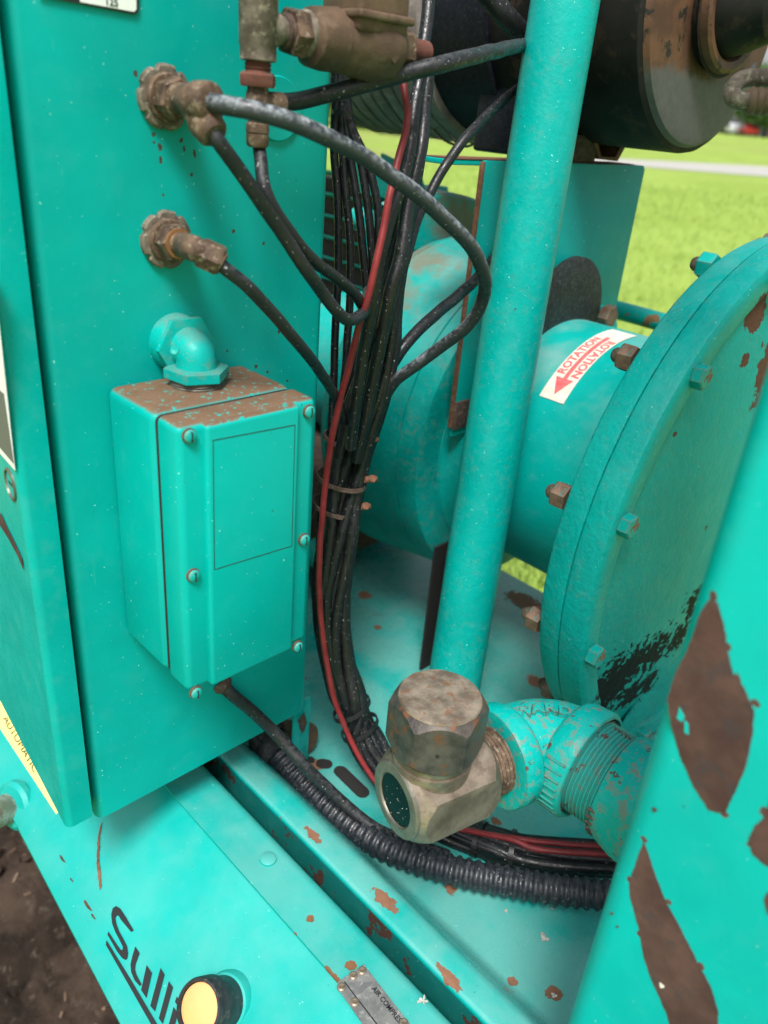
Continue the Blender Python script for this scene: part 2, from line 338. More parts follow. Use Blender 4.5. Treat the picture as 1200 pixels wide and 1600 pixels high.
def hexa(o, d, r, h, n=6, rot=0., ch=.12, bm=None):
    """hexagonal nut or bolt head with turned-down corners"""
    bm = bm or bmesh.new(); d, u, v = basis(d)
    prof = [(0, r * .93), (h * ch, r), (h * (1 - ch), r), (h, r * .86)]; rings = []
    for t, q in prof:
        rings.append([bm.verts.new(o + d * t + (u * math.cos(a) + v * math.sin(a)) * q) for a in [R_(rot) + 2 * math.pi * k / n for k in range(n)]])
    for a, b in zip(rings, rings[1:]):
        for k in range(n): bm.faces.new((a[k], a[(k + 1) % n], b[(k + 1) % n], b[k]))
    bm.faces.new(rings[0]); bm.faces.new(rings[-1])
    return bm
def hexcut(o, d, r, h, n=6, rot=0., dome=.25, bm=None, seg=72, both=False):
    """hexagonal prism whose end is turned to a cone (the scalloped edge of a forged nut)"""
    bm = bm or bmesh.new(); d, u, v = basis(d); rings = []; ap = r * math.cos(math.pi / n)
    def rad(a):
        x = (a - R_(rot)) % (2 * math.pi / n) - math.pi / n; return min(ap / math.cos(x), r * .985)
    K = 10
    for s in range(K + 1):
        ring = []
        for k in range(seg):
            a = 2 * math.pi * k / seg; q = rad(a)
            top = h - (q - ap * .94) * dome * 4; bot = (q - ap * .94) * dome * 4 if both else 0
            ring.append(bm.verts.new(o + d * (bot + (top - bot) * s / K) + (u * math.cos(a) + v * math.sin(a)) * q))
        rings.append(ring)
    top = [bm.verts.new(o + d * h + (u * math.cos(a) + v * math.sin(a)) * ap * .90) for a in [2 * math.pi * k / seg for k in range(seg)]]
    rings.append(top)
    if both: rings.insert(0, [bm.verts.new(o + (u * math.cos(a) + v * math.sin(a)) * ap * .90) for a in [2 * math.pi * k / seg for k in range(seg)]])
    for a, b in zip(rings, rings[1:]):
        for k in range(seg): bm.faces.new((a[k], a[(k + 1) % seg], b[(k + 1) % seg], b[k]))
    bm.faces.new(rings[0]); bm.faces.new(rings[-1])
    return bm
def box(lo, hi, bev=0., seg=3, edges=None):
    bm = bmesh.new(); lo, hi = V(lo), V(hi)
    bmesh.ops.create_cube(bm, size=1, matrix=Matrix.Translation((lo + hi) / 2) @ Matrix.Diagonal((*(hi - lo), 1)))
    if bev:
        es = [e for e in bm.edges if edges is None or edges(e)]
        bmesh.ops.bevel(bm, geom=es, offset=bev, segments=seg, profile=.5, affect='EDGES')
    return bm
def slab(pts, thick, d=None, bev=0.):
    """polygon (list of V) given a thickness along d"""
    bm = bmesh.new(); n = (pts[1] - pts[0]).cross(pts[2] - pts[0]).normalized() if d is None else V(d).normalized()
    a = [bm.verts.new(p) for p in pts]; b = [bm.verts.new(p + n * thick) for p in pts]
    bm.faces.new(a); bm.faces.new(b); k = len(a)
    for i in range(k): bm.faces.new((a[i], a[(i + 1) % k], b[(i + 1) % k], b[i]))
    if bev: bmesh.ops.bevel(bm, geom=list(bm.edges), offset=bev, segments=2, profile=.5, affect='EDGES')
    return bm
def jag(pts, step=.003, amp=.0006, seed=0.):
    """closed outline with ragged edge"""
    out = []
    for i, p in enumerate(pts):
        q = pts[(i + 1) % len(pts)]; n = max(1, int((q - p).length / step))
        for k in range(n):
            w = p.lerp(q, k / n); out.append(w + V((noise.noise(w * 300 + V((seed, 0, 0))), noise.noise(w * 300 + V((0, seed, 5))), noise.noise(w * 300 + V((7, 0, seed))))) * amp)
    return out
def text_mesh(s, size, extrude=.0002, offset=0., shear=0., res=3):
    c = bpy.data.curves.new('t', 'FONT'); c.body = s; c.size = size; c.extrude = extrude; c.offset = offset; c.shear = shear; c.resolution_u = res
    c.align_x = 'LEFT'
    o = bpy.data.objects.new('t', c); COL.objects.link(o); bpy.context.view_layer.update()
    me = bpy.data.meshes.new_from_object(o.evaluated_get(bpy.context.evaluated_depsgraph_get())); bpy.data.objects.remove(o); return me
def put(me, o, u, v, w=None):
    """lay a flat mesh (x along u, y along v, z along w) at o"""
    u = V(u); v = V(v); w = V(w) if w else u.cross(v).normalized()
    for q in me.vertices: q.co = o + u * q.co.x + v * q.co.y + w * q.co.z
    return me
def copy_part(o, parent, d):
    c = o.copy(); COL.objects.link(c); c.parent = parent; c.location = o.location + V(d); return c

# ================================================================ SETTING
def ground_mat():
    g = G('lawn_ground')
    c = g.mix(g.ss(g.noise(.45, 5, .6), .35, .65), (.175, .26, .04), (.26, .365, .08))
    c = g.mix(g.ss(g.noise(5, 5, .7, off=4.), .35, .68), c, (.26, .36, .06))
    c = g.mix(g.math('MULTIPLY', g.ss(g.noise(.12, 3, .6, off=9.), .5, .62), .6), c, (.24, .25, .08))
    c = g.mix(g.ss(g.noise(40, 3, .6, off=2.), .5, .75), c, (.12, .22, .02))
    return g.fin(c, .9, g.bump(g.noise(60, 4), .6, .02), spec=.2)
ZG = -1.30
bm = bmesh.new(); s_ = 450
for a, b in (((-s_, -s_), (s_, s_)),):
    vv = [bm.verts.new(p) for p in ((a[0], a[1], ZG), (b[0], a[1], ZG), (b[0], b[1], ZG), (a[0], b[1], ZG))]; bm.faces.new(vv)
o = link('ground', frm(bm), ground_mat(), smooth=0); o['kind'] = 'structure'

# concrete path that crosses the lawn
g = G('concrete_path'); Mt['path'] = g.fin(g.mix(g.noise(1.5, 6), (.30, .29, .27), (.40, .385, .36)), .85, g.bump(g.noise(30, 4), .3, .01))
pA, pB = onz(960, 249, ZG), onz(1230, 263, ZG); pC, pD = onz(1230, 279, ZG), onz(960, 258, ZG)
uA = (pB - pA); uD = (pC - pD)
bm = bmesh.new(); q = [pA - uA * .35, pB + uA * 1.0, pC + uD * 1.0, pD - uD * .35]
vv = [bm.verts.new((p.x, p.y, ZG + .01)) for p in q]; bm.faces.new(vv)
r = bmesh.ops.extrude_face_region(bm, geom=bm.faces[:]); bmesh.ops.translate(bm, verts=[x for x in r['geom'] if isinstance(x, bmesh.types.BMVert)], vec=(0, 0, .03))
o = link('path', frm(bm), 'path', smooth=0); o['kind'] = 'structure'

# the lawn rises gently far off
bm = bmesh.new(); rows = []
for d_, z_ in ((44, ZG - .02), (60, ZG + .10), (85, -.75), (110, -.05), (125, .25), (160, .45), (260, .5)):
    rows.append([bm.verts.new((d_ * math.cos(R_(a)), d_ * math.sin(R_(a)), z_)) for a in range(-30, 111, 5)])
for a, b in zip(rows, rows[1:]):
    for i in range(len(a) - 1): bm.faces.new((a[i], a[i + 1], b[i + 1], b[i]))
o = link('hill', frm(bm), ground_mat(), smooth=60); o['kind'] = 'structure'

# bare soil by the trailer
def soil_mat():
    g = G('dark_soil')
    c = g.mix(g.ss(g.noise(9, 8, .7), .38, .62), (.026, .017, .011), (.085, .056, .039))
    c = g.mix(g.ss(g.noise(40, 6, .7, off=3.), .56, .68), c, (.13, .095, .07))
    return g.fin(c, .92, g.bump(g.noise(55, 8, .75), .9, .02), spec=.25)
Mt['soil'] = soil_mat()
bm = bmesh.new(); nx, ny = 110, 150; x0, x1, y0, y1 = -.75, .75, .1, 2.6; g_ = []
for j in range(ny + 1):
    row = []
    for i in range(nx + 1):
        x, y = x0 + (x1 - x0) * i / nx, y0 + (y1 - y0) * j / ny
        p = V((x, y, 0)); h = .028 * noise.fractal(p * 9, .8, 2.2, 5) + .020 * noise.fractal(p * 34, .7, 2., 4)
        e = min(x - x0, x1 - x, y - y0, y1 - y); h = (h + .045) * min(1, e / .15) - .004 * (e < .01)
        row.append(bm.verts.new((x, y, ZG + h)))
    g_.append(row)
for j in range(ny):
    for i in range(nx): bm.faces.new((g_[j][i], g_[j][i + 1], g_[j + 1][i + 1], g_[j + 1][i]))
o = link('soil', frm(bm), 'soil', smooth=60); o['kind'] = 'structure'
bm = bmesh.new()
for k in range(900):
    p = V((random.uniform(-.5, .6), random.uniform(.3, 2.4), ZG + .04 + random.uniform(-.01, .02))); s = random.choice((.006, .009, .013, .02))
    r = bmesh.ops.create_icosphere(bm, subdivisions=1, radius=s, matrix=Matrix.Translation(p) @ Matrix.Rotation(random.random() * 6, 4, 'Z') @ Matrix.Diagonal((1.3, .9, .7, 1)))
    for v_ in r['verts']: v_.co += V((noise.noise(v_.co * 90), noise.noise(v_.co * 90 + V((3, 3, 3))), noise.noise(v_.co * 90 + V((6, 1, 2))))) * s * .7
o = link('soil_clods', frm(bm), 'soil', smooth=0); o['kind'] = 'stuff'; tag(o, 'loose clods of dark soil and mulch beside the trailer', 'soil')

Mt['chip'] = dirty('bark_chip', (.10, .06, .035), (.22, .15, .10), (.30, .22, .15), 30, .9, 0, .4)
bm = bmesh.new()
for k in range(420):
    p = V((random.uniform(-.3, .45), random.uniform(.4, 1.9), ZG + .05 + random.uniform(-.012, .012))); a = random.random() * 6.28; l = random.uniform(.006, .028); w = random.uniform(.0015, .005)
    r = bmesh.ops.create_cube(bm, size=1, matrix=Matrix.Translation(p) @ Matrix.Rotation(a, 4, 'Z') @ Matrix.Rotation(random.uniform(-.5, .5), 4, 'Y') @ Matrix.Diagonal((l, w, .002, 1)))
o = link('bark_chips', frm(bm), 'chip', smooth=0); o['kind'] = 'stuff'; tag(o, 'pale bark chips and twigs scattered on the dark soil', 'mulch')

# grass tufts
g = G('grass_blade'); Mt['grass'] = g.fin(g.mix(g.noise(.7, 3), (.21, .32, .055), (.28, .385, .085)), .7, spec=.3)
bm = bmesh.new()
def blade(x, y, h):
    a = random.random() * 6.28; w = h * .10; dx, dy = math.cos(a), math.sin(a); l = h * .5
    p = [bm.verts.new(q) for q in ((x - dy * w, y + dx * w, ZG), (x + dy * w, y - dx * w, ZG), (x + dx * l * .5 + dy * w * .5, y + dy * l * .5 - dx * w * .5, ZG + h * .7), (x + dx * l, y + dy * l, ZG + h))]
    bm.faces.new((p[0], p[1], p[2])); bm.faces.new((p[0], p[2], p[3]))
for k in range(30000):
    t = random.random() ** 1.6; d = 2.2 + 22 * t; an = R_(random.uniform(-2, 62))
    x, y = d * math.cos(an), d * math.sin(an)
    blade(x, y, random.uniform(.03, .06) * (1 + d * .04))
o = link('grass', frm(bm), 'grass', smooth=0); o['kind'] = 'stuff'; tag(o, 'bright green mown grass blades on the lawn behind the machine', 'grass')

# far trees
def leaf_mat(name, a, b):
    g = G(name); geo = g.n('ObjectInfo')
    return g.fin(g.mix(g.ss(g.noise(.9, 5, .7), .35, .65), a, b), .7, spec=.25)
Mt['leaf'] = leaf_mat('tree_leaves', (.030, .070, .014), (.075, .14, .030))
Mt['bark'] = dirty('tree_bark', (.05, .038, .028), (.10, .08, .06), None, 6, .9)
def tree(base, h, cr, label, seed, low=.28):
    rnd = random.Random(seed); t = thing('shade_tree', label, 'tree', base, 'trees at the far edge of the lawn')
    link('trunk', frm(sweep(smooth_path([(base - Z * .2, h * .035), (base + Z * h * .3 + X * .1, h * .024), (base + Z * h * .75, h * .008)], 6), None, 10)), 'bark', t)
    b2 = bmesh.new()
    for k in range(5):
        a = k * 1.26 + rnd.random(); e = base + V((math.cos(a) * cr * .6, math.sin(a) * cr * .6, h * rnd.uniform(.5, .8)))
        sweep(smooth_path([(base + Z * h * .3, h * .013), (base.lerp(e, .5) + Z * h * .12, h * .009), (e, h * .003)], 5), None, 6, bm=b2)
    link('limb', frm(b2), 'bark', t)
    b2 = bmesh.new(); cl = []
    for k in range(46):
        a = rnd.random() * 6.28; z = rnd.uniform(low, .95); w = cr * math.sqrt(max(.05, 1 - ((z - .55) / .5) ** 2)) * rnd.uniform(.3, 1.); cl.append(base + V((math.cos(a) * w, math.sin(a) * w, z * h)))
    for c in cl:
        for j in range(110):
            p = c + V((rnd.gauss(0, 1), rnd.gauss(0, 1), rnd.gauss(0, .7))) * cr * .17; s = rnd.uniform(.12, .3) * h / 8
            n = V((rnd.gauss(0, 1), rnd.gauss(0, 1), rnd.gauss(0, 1))).normalized(); _, u, v = basis(n)
            b2.faces.new([b2.verts.new(p + u * s * q[0] + v * s * q[1]) for q in ((-1, 0), (0, -.6), (1, 0), (0, .6))])
    link('crown', frm(b2), 'leaf', t, 0)
tr = onz(1172, 226, ZG); dd = tr.length
def far(px, dist):
    r = ray(px, 300); r.z = 0; r.normalize(); return V((r.x * dist, r.y * dist, ZG if dist < 60 else .25))
tree(far(1170, 124), 8.5, 3.6, 'rounded tree with a dark trunk beside the parked cars, right edge', 1, .22)
tree(far(1105, 150), 10, 4.5, 'leafy tree behind the black canister, farther than the trunked tree', 2)
tree(far(1245, 135), 11, 5.0, 'broad tree just past the right edge behind the red car', 3)
tree(far(585, 52), 6.5, 3.2, 'dark green tree seen between the hanging wires and the red cable', 4, .12)
tree(far(640, 57), 7, 3.5, 'paler tree seen just behind the twin black cables', 5, .12)
tree(far(530, 55), 7, 3.5, 'tree mostly hidden behind the tied wire loom', 6, .15)
tree(far(705, 58), 7, 3.5, 'tree low behind the ribbed filter hose', 8, .15)
# parked cars far away
Mt['carwhite'] = plain('white_car_paint', (.75, .76, .78), .3); Mt['carred'] = plain('red_car_paint', (.50, .03, .03), .3); Mt['carglass'] = plain('car_glass', (.03, .04, .05), .1)
Mt['tyre'] = plain('tyre_rubber', (.02, .02, .02), .8)
def car(base, yaw, mat, label):
    t = thing('parked_car', label, 'car', base, 'cars parked beyond the lawn'); t.rotation_euler.z = yaw
    def add(name, bm_, mt):
        o = link(name, frm(bm_), mt, t); o.location = (0, 0, 0); return o
    prof = [(-2.2, .35), (2.2, .35), (2.25, .75), (1.3, .95), (.6, 1.42), (-1.2, 1.45), (-1.9, .98), (-2.25, .9)]
    add('body', slab([V((a, -.85, b)) for a, b in prof], 1.7, Y, .06), mat)
    add('window', slab([V((a, -.87, b)) for a, b in ((1.1, .98), (.55, 1.36), (-1.15, 1.38), (-1.65, 1.0))], 1.74, Y), 'carglass')
    for wx in (-1.4, 1.4):
        for wy in (-.88, .68): add('wheel', lathe(V((wx, wy, .32)), Y, [(0, .32), (.2, .32)], 16), 'tyre')
car(far(1122, 128), .6, 'carwhite', 'white car parked beyond the lawn, left of the red one')
car(far(1143, 125), .7, 'carred', 'small red car parked beyond the lawn beside the tree trunk')
car(far(1192, 126), .5, 'carwhite', 'white car parked beyond the lawn, at the right edge of the photo')
car(far(622, 48), .5, 'carwhite', 'pale car far off between the red cable and the wire loom')

# ================================================================ TRAILER BASE
base_t = thing('trailer_base', 'teal sheet metal base of the machine with side rail, slot and rusty deck pan', 'machine base', (.45, .35, ZP))
def strip(prof, y0, y1, n=40, closed=False):
    """sheet whose cross-section [(x, z)] runs along Y"""
    bm = bmesh.new(); rows = [[bm.verts.new((x, y0 + (y1 - y0) * j / n, z)) for x, z in prof] for j in range(n + 1)]
    for a, b in zip(rows, rows[1:]):
        for i in range(len(prof) - 1): bm.faces.new((a[i], a[i + 1], b[i + 1], b[i]))
    return bm
def arc(cx, cz, r, a0, a1, n=6): return [(cx + r * math.cos(R_(a0 + (a1 - a0) * k / n)), cz + r * math.sin(R_(a0 + (a1 - a0) * k / n))) for k in range(n + 1)]
XS = .2563         # seam between side panel and rail
# rail: flat top, rounded into the slot
rail = [(XS, ZR)] + arc(.290, ZR - .010, .010, 90, 0, 8) + [(.300, ZR - .10), (.2975, ZR - .10), (.2975, ZR - .012), (.288, ZR - .0025), (XS, ZR - .0025), (XS, ZR)]
bm = strip(rail, -.2, .95)
bmesh.ops.remove_doubles(bm, verts=bm.verts[:], dist=1e-6)
link('side_rail', frm(bm), 'rail', base_t)
# side panel: slopes away down to the left from under the rail, overlapped by it
def pw(y): return .105 - .06 * (y - .376)          # the panel narrows away from the viewer
sp_ = [(-.02, .0035), (.002, .0040)] + [(t, .0042 + .060 * t + .012 * t * t) for t in (.1, .3, .5, .7, .85, .95, 1)] + [(1.05, .082), (1.03, .096), (.9, .103), (.3, .108)]
bm = strip(sp_, -.25, 1.4, 60)
for v_ in bm.verts: v_.co.x, v_.co.z = XS - v_.co.x * pw(v_.co.y), ZR - v_.co.z
panel = link('side_panel', frm(bm), 'panel', base_t)
# slot floor + deck pan with its raised ledge
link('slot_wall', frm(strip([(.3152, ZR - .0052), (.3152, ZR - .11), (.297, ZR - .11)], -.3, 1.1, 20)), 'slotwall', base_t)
pan = [(.3156, ZR - .10), (.3157, ZR - .004)] + arc(.3197, ZR - .004, .004, 180, 90, 4) + [(.335, ZR - .0005)] + [(.335 + .042 * t, ZR - .0005 - .0395 * (3 * t * t - 2 * t ** 3)) for t in (.1, .2, .3, .4, .5, .6, .7, .8, .9, 1)] + [(.42, ZP), (.6, ZP), (.80, ZP), (.868, ZP), (.871, ZP - .003), (.871, ZP - .05)]
bm = strip(pan, -.3, 1.1, 60)
link('deck_pan', frm(bm), 'deck', base_t)
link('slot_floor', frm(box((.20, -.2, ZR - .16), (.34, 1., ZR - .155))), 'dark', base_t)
# dimple on the rail
p = onz(419, 1343, ZR); link('dimple', frm(lathe(p + Z * .0008, -Z, [(-.0022, .0001), (-.0020, .0045), (-.0008, .0068), (.0012, .0072)], 24)), 'rail', base_t)
# deck slots and holes near the cables
def deckslot(c, rad, px0, px1, w):
    a, b = onz(*px0, ZP + .0008), onz(*px1, ZP + .0008); d = (b - a).normalized(); n = d.cross(Z)
    pts = [a + (n * math.cos(t) - d * math.sin(t)) * w for t in [math.pi * k / 6 for k in range(7)]] + [b - (n * math.cos(t) - d * math.sin(t)) * w for t in [math.pi * k / 6 for k in range(7)]]
    link('slot_hole', frm(slab(pts, .0006, Z)), 'dark', base_t, 0)
deckslot(0, 0, (532, 1205), (566, 1238), .0070)
deckslot(0, 0, (503, 1193), (510, 1194), .0062)
deckslot(0, 0, (485, 1187), (486, 1188), .004)
# bird droppings / flakes
for k, (px, py, s) in enumerate(((852, 1466, .005), (661, 1563, .0045), (866, 1556, .003), (790, 1424, .0022), (863, 1420, .002))):
    zz = ZR if px == 661 else ZP
    c = onz(px, py, zz + .0006); pts = [c + V((math.cos(a), math.sin(a), 0)) * s * (.55 + .9 * noise.noise(V((math.cos(a) * 1.3 + k * 3, math.sin(a) * 1.3, k * 2.))) + .25 * noise.noise(V((math.cos(a) * 6, math.sin(a) * 6, k)))) for a in [6.283 * j / 40 for j in range(40)]]
    link('dried_splash', frm(slab(pts, .0005, Z)), 'pale', base_t, 0)

# lettering and underline on the side panel (as far as it shows)
def on_panel(px, py, lift=.0006):
    r = ray(px, py); lo, hi = .2, 2.
    def f(d):
        q = r * d; t = (XS - q.x) / pw(q.y); return q.z - (ZR - .0042 - .060 * t - .012 * t * t + lift)
    for _ in range(50):
        mid = (lo + hi) / 2
        if f(mid) > 0: lo = mid
        else: hi = mid
    return r * lo
def L(pts): return [on_panel(140 + x / 4.615, 1380 + y / 4.615) for x, y in pts]
def decal(name, pts, mat, parent, step=.004):
    out = []
    for i, p in enumerate(pts):
        q = pts[(i + 1) % len(pts)]; n = max(1, int(math.hypot(q[0] - p[0], q[1] - p[1]) / 40))
        for k in range(n): out.append((p[0] + (q[0] - p[0]) * k / n, p[1] + (q[1] - p[1]) * k / n))
    return link(name, frm(slab(L(out), .0003, V((-.5, 0, .86)))), mat, parent, 0)
SHP = [[(318, 340), (300, 352), (225, 262), (212, 238), (197, 232), (186, 250), (192, 290), (212, 345), (245, 405), (270, 455), (278, 505), (272, 545), (258, 554), (235, 540), (200, 495), (130, 372), (136, 350), (205, 455), (225, 482), (240, 480), (240, 458), (222, 420), (185, 350), (163, 290), (157, 225), (168, 180), (192, 165), (220, 182), (262, 245)],
       [(330, 458), (361, 505), (332, 585), (328, 620), (338, 660), (375, 730), (362, 742), (325, 700), (300, 640), (296, 585), (308, 530)],
       [(412, 592), (450, 648), (410, 828), (372, 770)], [(512, 612), (541, 660), (472, 925), (438, 885)], [(572, 708), (602, 752), (528, 1015), (500, 975)],
       [(630, 818), (662, 870), (652, 912), (616, 855)], [(606, 895), (638, 940), (600, 1080), (560, 1060)],
       [(690, 1000), (722, 1050), (690, 1160), (650, 1120)]]
for s in SHP: decal('letter', s, 'black', panel)
decal('underline', [(122, 412), (118, 445), (440, 1010), (640, 1380), (650, 1340), (480, 1005), (300, 700)], 'black', panel)
# yellow strip label on the panel under the door, printed
def quad_on_panel(a, b, c, d, name, mat, lift=.0006):
    pts = []
    for p, q in ((a, b), (b, c), (c, d), (d, a)):
        for k in range(8): pts.append(on_panel(p[0] + (q[0] - p[0]) * k / 8, p[1] + (q[1] - p[1]) * k / 8, lift))
    return link(name, frm(slab(pts, .0003, V((-.5, 0, .86)))), mat, panel, 0)
quad_on_panel((-9, 1124), (6, 1076), (112, 1254), (88, 1272), 'yellow_label', 'yellow')
me = text_mesh('AUTOMATIC', .0085, .0001)
o0 = on_panel(5, 1122, .0022); u = (on_panel(71, 1236, .0022) - o0).normalized(); w = V((-.5, 0, .86)).normalized(); v = w.cross(u)
link('printing', put(me, o0 - v * .001, u * 1.9, v * 1.1, w), 'black', panel, 0)
# rust run on the panel below the door
pts = [on_panel(x, y, .0007) for x, y in ((160, 1284), (156, 1310), (155, 1340), (159, 1385), (156, 1391), (151, 1352), (152, 1318), (156, 1292))]
link('rust_run', frm(slab(jag(pts, .002, .0006), .0002, V((-.5, 0, .86)))), 'rustedge', panel, 0)
for (px, py, s) in ((98, 1342, .0026), (138, 1415, .0035), (112, 1375, .0014), (146, 1432, .0018)):
    c = on_panel(px, py, .0007); link('rust_spot', frm(slab([c + V((math.cos(a) * s * .6, math.sin(a) * s * 2.0, -math.cos(a) * s * .36)) for a in [6.283 * j / 12 for j in range(12)]], .0002, V((-.5, 0, .86)))), 'rustedge', panel, 0)

# maker's plate riveted to the rail
def PR(x, y, z=ZR + .0006): return onz(500 + x / 5.4545, 1480 + y / 5.4545, z)
plate = thing('data_plate', 'scratched grey aluminium data plate riveted to the teal rail at the bottom', 'nameplate', PR(400, 500))
link('plate_sheet', frm(slab([PR(150, 305), (PR(375, 150)), PR(390, 185), PR(760, 660), PR(900, 900), PR(560, 950), PR(365, 660), PR(170, 385)], .0012, Z, .0003)), 'alu', plate, 0)
riv = link('rivet', frm(lathe(PR(183, 342, ZR + .0016), Z, [(0, .0034), (.0008, .0032), (.0014, .002), (.0012, .0010), (.0004, .0006), (.0002, .0001)], 20)), 'nickel', plate)
for q in ((358, 203), (295, 470), (283, 245), (715, 650)):
    copy_part(riv, plate, PR(*q, ZR + .0016) - PR(183, 342, ZR + .0016))
link('emblem', frm(slab([PR(*q, ZR + .0018) for q in ((335, 345), (375, 300), (455, 295), (420, 330), (380, 360), (350, 392), (332, 385))], .0002, Z)), 'greyprint', plate, 0)
link('score_line', frm(slab([PR(*q, ZR + .0018) for q in ((205, 298), (211, 292), (490, 655), (480, 660))], .0002, Z)), 'black', plate, 0)
me = text_mesh('AIR COMPRESSOR', .0052, .0001, .0001); o0 = PR(440, 355, ZR + .002); u = (PR(640, 610, ZR + .002) - o0).normalized()
link('printing', put(me, o0, u * .92, Z.cross(u), Z), 'black', plate, 0)

# marker lamp
lamp = thing('marker_lamp', 'round amber reflector in a black rubber housing on the teal side panel', 'marker lamp', on_panel(350, 1570))
cb = on_panel(352, 1566, 0); dl = cb.dot(CZ); c0 = at(309, 1576, dl - .026); ax = (c0 - cb).normalized(); cb = c0 - ax * .030
link('mounting_pad', frm(lathe(cb - ax * .004, ax, [(-.012, .021), (0, .021), (.004, .0195), (.005, .017)], 40)), 'panel', lamp)
link('housing', frm(lathe(cb, ax, [(0, .0178), (.014, .0185), (.016, .0200), (.028, .0198), (.030, .0190), (.0302, .0172), (.027, .0165)], 44)), 'plasticdark', lamp)
link('lens', frm(lathe(cb + ax * .0262, ax, [(0, .0166), (.002, .0160), (.0035, .011), (.0041, .005), (.0043, .0001)], 40)), 'amber', lamp)
# rub pipe at the lower left
pp = on_panel(20, 1268, 0)
stub = thing('side_pipe', 'short dirty pipe stub sticking out left of the yellow label', 'pipe', pp)
link('pipe', frm(sweep(smooth_path([at(28, 1256, pp.dot(CZ) + .02), at(3, 1267, pp.dot(CZ)), at(-60, 1290, pp.dot(CZ) - .04)], 6), .0145, 20)), 'olive', stub)
link('collar', frm(lathe(at(30, 1256, pp.dot(CZ) + .012), (at(-24, 1276, pp.dot(CZ) - .02) - at(30, 1256, pp.dot(CZ) + .012)), [(0, .024), (.006, .024), (.009, .020)], 30)), 'panel', stub)

# ================================================================ CONTROL CABINET
cab = thing('control_cabinet', 'tall teal control cabinet with hose fittings on its narrow front side', 'cabinet', (.28, .6, -.514))
vert = lambda e: abs(e.verts[0].co.x - e.verts[1].co.x) < 1e-5 and abs(e.verts[0].co.y - e.verts[1].co.y) < 1e-5
def cabv(e): return vert(e) and e.verts[0].co.y < .5
bm = box((.1775, YC, -.513), (.3845, .95, .16), .007, 5, cabv)
for v_ in bm.verts:
    if v_.co.y > .9 and v_.co.x < .2: v_.co.x += .052
link('cabinet_body', frm(bm), 'cabinet', cab)
# door: a pan with rounded front corner, hinged along the gap
DA = R_(5.6)
def shear(bm, x0, y0):        # the door and the side behind it stand slightly askew
    for v_ in bm.verts:
        if v_.co.y > y0 + .01: v_.co.x += (v_.co.y - y0) * math.tan(DA)
    return bm
def dv(e): return vert(e) and e.verts[0].co.x < .16 and e.verts[0].co.y < .5
bm = shear(box((.1515, YC - .006, -.4990), (.1712, .95, .16), .005, 5, dv), .15, YC)
door = link('door', frm(bm), 'door', cab)
link('gasket', frm(shear(box((.1700, YC + .014, -.510), (.1785, .94, .15)), .17, YC)), 'dark', cab)
XD = .1515 - .0004
DN = V((-math.cos(DA), math.sin(DA), 0)); DP = V((XD, YC, 0)); DD = V((math.sin(DA), math.cos(DA), 0))
def ond(px, py, lift=0.):
    r = ray(px, py); return r * ((DP + DN * lift).dot(DN) / r.dot(DN))
# warning label on the door's outer face
def dq(name, pts, mat, lift=0.): return link(name, frm(slab([ond(px, py, lift) for px, py in pts], .0003, DN)), mat, door, 0)
def onx_line(p0, p1, n): return [(p0[0] + (p1[0] - p0[0]) * k / n, p0[1] + (p1[1] - p0[1]) * k / n) for k in range(n)]
lb = dq('warning_label', [(-60, 300), (-8, 440), (24, 735), (-60, 640)], 'white')
dq('label_field', [(-60, 560), (6, 615), (21.5, 724), (-60, 628)], 'greyprint', .0004)
for i, (px, py, s) in enumerate(((-2, 634, 1), (0, 655, 1), (1, 672, 1.), (3, 684, 1), (5, 696, .9), (1, 698, .8))):
    me = text_mesh('WARNING' if i < 1 else 'keep clear of parts', .0052, .0001); w0 = ond(px + 4, py + 8, .0009)
    for q in me.vertices: q.co.x -= .06
    link('printing', put(me, w0, -DD * s, Z * s, DN), 'white', door, 0)
# door lock
c = ond(16, 757)
link('lock', frm(lathe(c - DN * .004, DN, [(0, .0105), (.0044, .0105), (.0048, .0092), (.0030, .0088), (.0028, .0001)], 32)), 'nickel_dull', door)
link('lock_slot', frm(slab([c + DD * a + Z * b - DN * .0008 for a, b in ((-.005, -.001), (.005, -.001), (.005, .001), (-.005, .001))], .0004, DN)), 'dark', door)
# scuff on the door
dq('scuff', [(0, 800), (10, 822), (22, 846), (34, 872), (37, 890), (28, 868), (14, 842), (0, 820)], 'bare', .0002)
# rating plate at the top of the cabinet's side
def FY(px, py, dy=0.): return ony(px, py, YC - dy)
npl = link('rating_plate', frm(slab([FY(84, -60, .0008), FY(216, -60, .0008), FY(216, 14, .0008), FY(214, 20, .0008), FY(209, 22.5, .0008), FY(60, -6, .0008)], .0007, -Y)), 'black', cab, 0)
link('rating_field', frm(slab([FY(125, -60, .0017), FY(212, -60, .0017), FY(213, 15, .0017), FY(209, 18.5, .0017), FY(125, 3, .0017)], .0001, -Y)), 'white', npl, 0)
me = text_mesh('125', .0050, .00005, .00007); link('printing', put(me, FY(164, 7.5, .0020), X, Z, -Y), 'black', npl, 0)
# blanking disc behind the tee
c = FY(432, 170); link('blanking_disc', frm(lathe(c + Y * .002, -Y, [(0, .0185), (.0032, .0185), (.0040, .0178), (.0036, .0001)], 48)), 'cabinet', cab)

